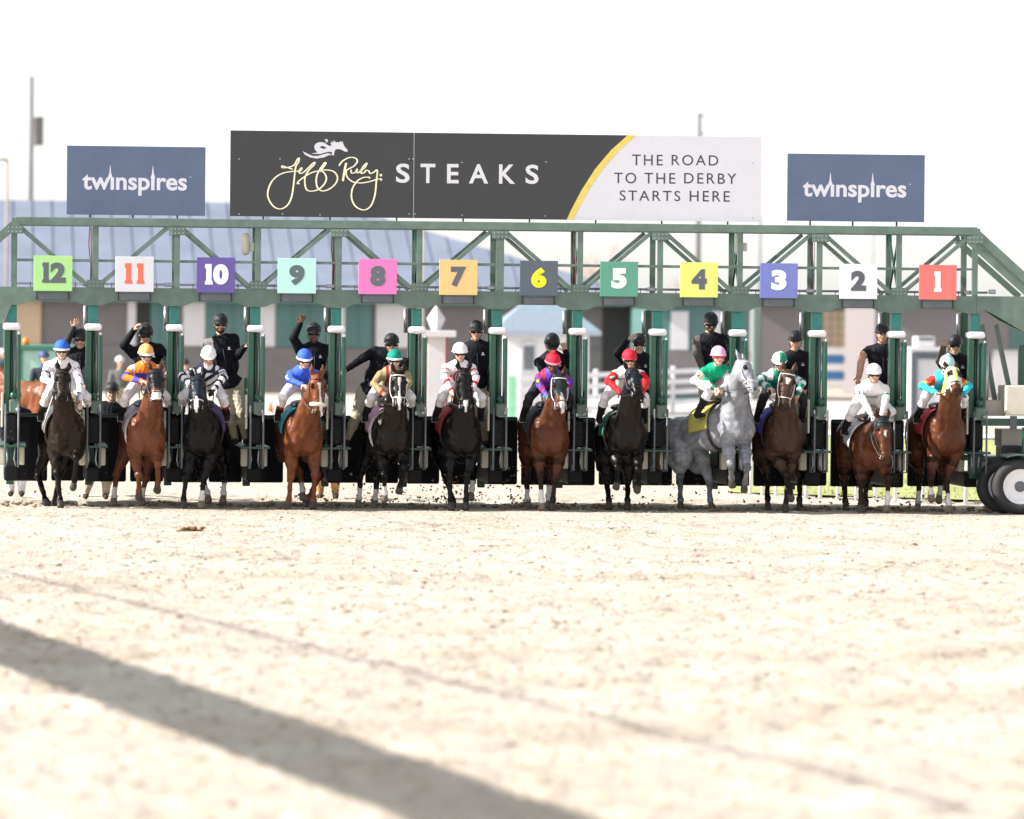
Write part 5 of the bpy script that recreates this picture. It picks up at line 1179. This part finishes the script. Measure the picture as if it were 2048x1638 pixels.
# outrider on a brown pony, seen from behind at the left
pny = horse(40, (30, 800, 31.2), (.62, 30.1, 1.22), (-22, 718, 31.7), (-60, 752, 32.0), [[(25, 868, 31.2), (24, 902, 31.2), (22, None, 31.2)], [(35, 868, 31.5), (36, 902, 31.5), (36, None, 31.5)], [(95, 866, 29.9), (96, 900, 29.9), (96, None, 29.9)], [(80, 866, 30.2), (82, 900, 30.2), (82, None, 30.2)]], 'chestnut', 'blurred chestnut pony standing behind the leftmost stall', far=True)
def onlooker(head, Y, label, jacket, pants, skin=0, pel=None, sit=None, hel=None, group='people waiting behind the gate'):
    hc = P(head[0], head[1], Y); n_ = hc+Vector((0, .03, -.2)); g = {'head': hc, 'face': Vector((.3, -1, 0)), 'hup': Vector((0, 0, 1)), 'neck': n_}
    g['pel'] = n_+Vector((.04, .04, -.55)); sh = n_-Vector((0, 0, .07)); g['sh'] = [sh+Vector((-.2, 0, 0)), sh+Vector((.2, 0, 0))]
    g['el'] = [sh+Vector((-.26, -.03, -.27)), sh+Vector((.26, -.03, -.27))]; g['ha'] = [sh+Vector((-.16, -.2, -.4)), sh+Vector((.18, -.2, -.4))]
    g['hip'] = [g['pel']+Vector((-.1, 0, -.03)), g['pel']+Vector((.1, 0, -.03))]
    if sit: g['kn'] = [g['pel']+Vector((-.3, -.25, -.18)), g['pel']+Vector((.3, -.2, -.18))]; g['fo'] = [g['kn'][0]+Vector((-.02, .1, -.42)), g['kn'][1]+Vector((.02, .1, -.42))]
    else:
        g['fo'] = [Vector((g['pel'].x-.11, Y, 0)), Vector((g['pel'].x+.12, Y+.05, 0))]; g['kn'] = [g['hip'][i].lerp(g['fo'][i], .48)+Vector((0, -.04, 0)) for i in (0, 1)]
    def colour(V, T, t, g):
        st = np.char.startswith; C = np.tile(np.array(pants), (len(V), 1)); sk = np.array(SKIN[skin])
        C[st(T, 'ua') | st(T, 'fa') | (T == 'torso') | (T == 'collar')] = jacket
        for q in ('head', 'face', 'chin', 'nose', 'ear', 'brow', 'hand', 'lips'): C[T == q] = sk
        C[st(T, 'ft')] = (.03, .02, .02); return C
    root, fr = person(g, colour, label, 'person', group, vox=.016)
    helmet(root, hc, fr, hel or M_hblack)
Yq = 13.0
onlooker((88, 716), 30.6, 'rider in dark top sitting on the blurred chestnut pony', (.03, .035, .05), (.05, .09, .2), sit=True, hel=mat('navy_cap', (.03, .06, .16), rough=.6))
onlooker((240, 724), 58, 'onlooker in grey top and pale cap between stalls 11 and 12', (.12, .13, .13), (.3, .27, .2), hel=M_wpan)
onlooker((5, 708), 82, 'onlooker in dark clothes cut by the left edge', (.04, .05, .06), (.1, .1, .12), hel=M_wpan)
onlooker((370, 730), 51, 'onlooker in grey jacket just right of the stall 11 post', (.10, .10, .11), (.1, .1, .12))


# ------------------------------------------------------------------ gantry added out of view at left, throwing the long shadows
def above(p, z): return Vector((p.x, p.y, 0))+Vector((sd.x, sd.y, 0))*(z/math.tan(SUN_EL))+Vector((0, 0, z))
caster_root = thing('shadow_caster', above(G(-900, 962), 0), 'added unseen shadow gantry on two posts at the left of the track', 'caster')
zA = 2.75; A1, B1 = above(G(-900, 962), zA), above(G(1430, 1790), zA)
MB().bar(A1, B1, .3, .56).build('beam', M_green, caster_root)
zP = 4.75; A2, B2 = above(G(-1000, 893), zP), above(G(1985, 1630), zP)
MB().tube([A2, B2], .03, 8).build('caster_tube', M_galv, caster_root, True)
for p, r in ((A1, .1), (B1, .1)): MB().tube([(p.x, p.y, -.02), (p.x, p.y, zP+.05)], r, 12).build('post', M_green, caster_root, True)
for a, b in ((A1, A2), (B1, B2)): MB().bar(Vector((a.x, a.y, zP+.06)), Vector((b.x, b.y, zP+.06)), .08, .08).build('arm', M_green, caster_root)

# ------------------------------------------------------------------ dirt
icov = [(0, 0, 1), (.9, 0, .3), (.28, .85, .3), (-.72, .53, .3), (-.72, -.53, .3), (.28, -.85, .3), (0, 0, -.5)]
icof = [(0, 1, 2), (0, 2, 3), (0, 3, 4), (0, 4, 5), (0, 5, 1), (6, 2, 1), (6, 3, 2), (6, 4, 3), (6, 5, 4), (6, 1, 5)]
def lumps(pts, name, m, label, flat=.6):
    v = []; f = []
    for p, r in pts:
        k = len(v); an = random.random()*6.28; ca, sa = math.cos(an), math.sin(an); e = random.uniform(.7, 1.4)
        for q in icov:
            j = random.uniform(.75, 1.25)*r; x, y = q[0]*ca-q[1]*sa, q[0]*sa+q[1]*ca; v.append((p[0]+x*j*e, p[1]+y*j, p[2]+q[2]*j*flat))
        f += [tuple(i+k for i in t) for t in icof]
    return tag(MB().add(v, f).build(name, m), label, 'dirt', kind='stuff')
M_dirt = mat('damp_dirt', S(128, 112, 90), rough=.95, vary=.35, vscale=30)
M_sandc = mat('sand_clod', (.42, .36, .285), rough=.95, vary=.25, vscale=30)
pts = []
for cx, cy, sx, sy, n in ((735, 985, 40, 22, 45), (888, 985, 22, 30, 70), (950, 990, 25, 22, 40), (1032, 990, 16, 26, 70), (650, 990, 25, 20, 40), (820, 1000, 40, 14, 40), (1330, 985, 50, 25, 40), (1700, 1000, 40, 14, 40), (1740, 1010, 50, 10, 50), (400, 985, 60, 20, 25), (1860, 1005, 30, 12, 25), (200, 990, 60, 22, 15), (1480, 1000, 60, 15, 25), (700, 1003, 50, 12, 70), (880, 1005, 40, 10, 60), (1030, 1006, 30, 9, 50), (560, 1003, 60, 10, 40), (1240, 1010, 60, 8, 40)):
    for i in range(n):
        Y = random.uniform(.1, 1.6); p = P(random.gauss(cx, sx), min(1016, random.gauss(cy, sy)), Y)
        if p.z > .02: pts.append((p, random.choice((.010, .015, .02, .028))))
lumps(pts, 'flying_dirt', M_dirt, 'small dark clods of dirt kicked up behind the hooves', 1)
pts = []
for i in range(10000):
    u = random.random()**.75; D = 30+u*58; x = random.uniform(-1, 1)*(D*.092+.3); q = CAM+_f0*D+_r0*x
    pts.append(((q.x, q.y, float(ground_height(np.array([q.x]), np.array([q.y]))[0])-.002), random.choice((.014, .02, .03, .045))*(.75 if D > 70 else 1)))
lumps(pts, 'sand_clods', M_sandc, 'small pale clods scattered over the raked sand track', .6)
pts = []
for i in range(900):
    x = random.uniform(-8.5, 8.5); w = vnoise(np.array([x*1.3]), np.array([3.3]), 5)[0]
    if random.random() > w*1.3: continue
    y = random.gauss(.75, .5); pts.append(((x, y, random.uniform(0, .05*w)), random.choice((.03, .045, .06))))
lumps(pts, 'churned_sand', M_dirt, 'churned darker sand under the horses along the gate', .6)
pts = [((G(380+dx, 1063).x, G(380+dx, 1063).y+random.uniform(-.15, .15), random.uniform(0, .05)), random.choice((.03, .04, .05))) for dx in [random.gauss(0, 11) for _ in range(26)]]
pts += [((G(352+dx, 1064).x, G(352+dx, 1064).y+random.uniform(-.1, .1), .01), random.choice((.018, .025))) for dx in [random.gauss(0, 9) for _ in range(16)]]
lumps(pts, 'dung_pile', mat('dung', S(120, 84, 46), rough=.9, vary=.3, vscale=25), 'brown pile of dung lying on the track at the left', .8)
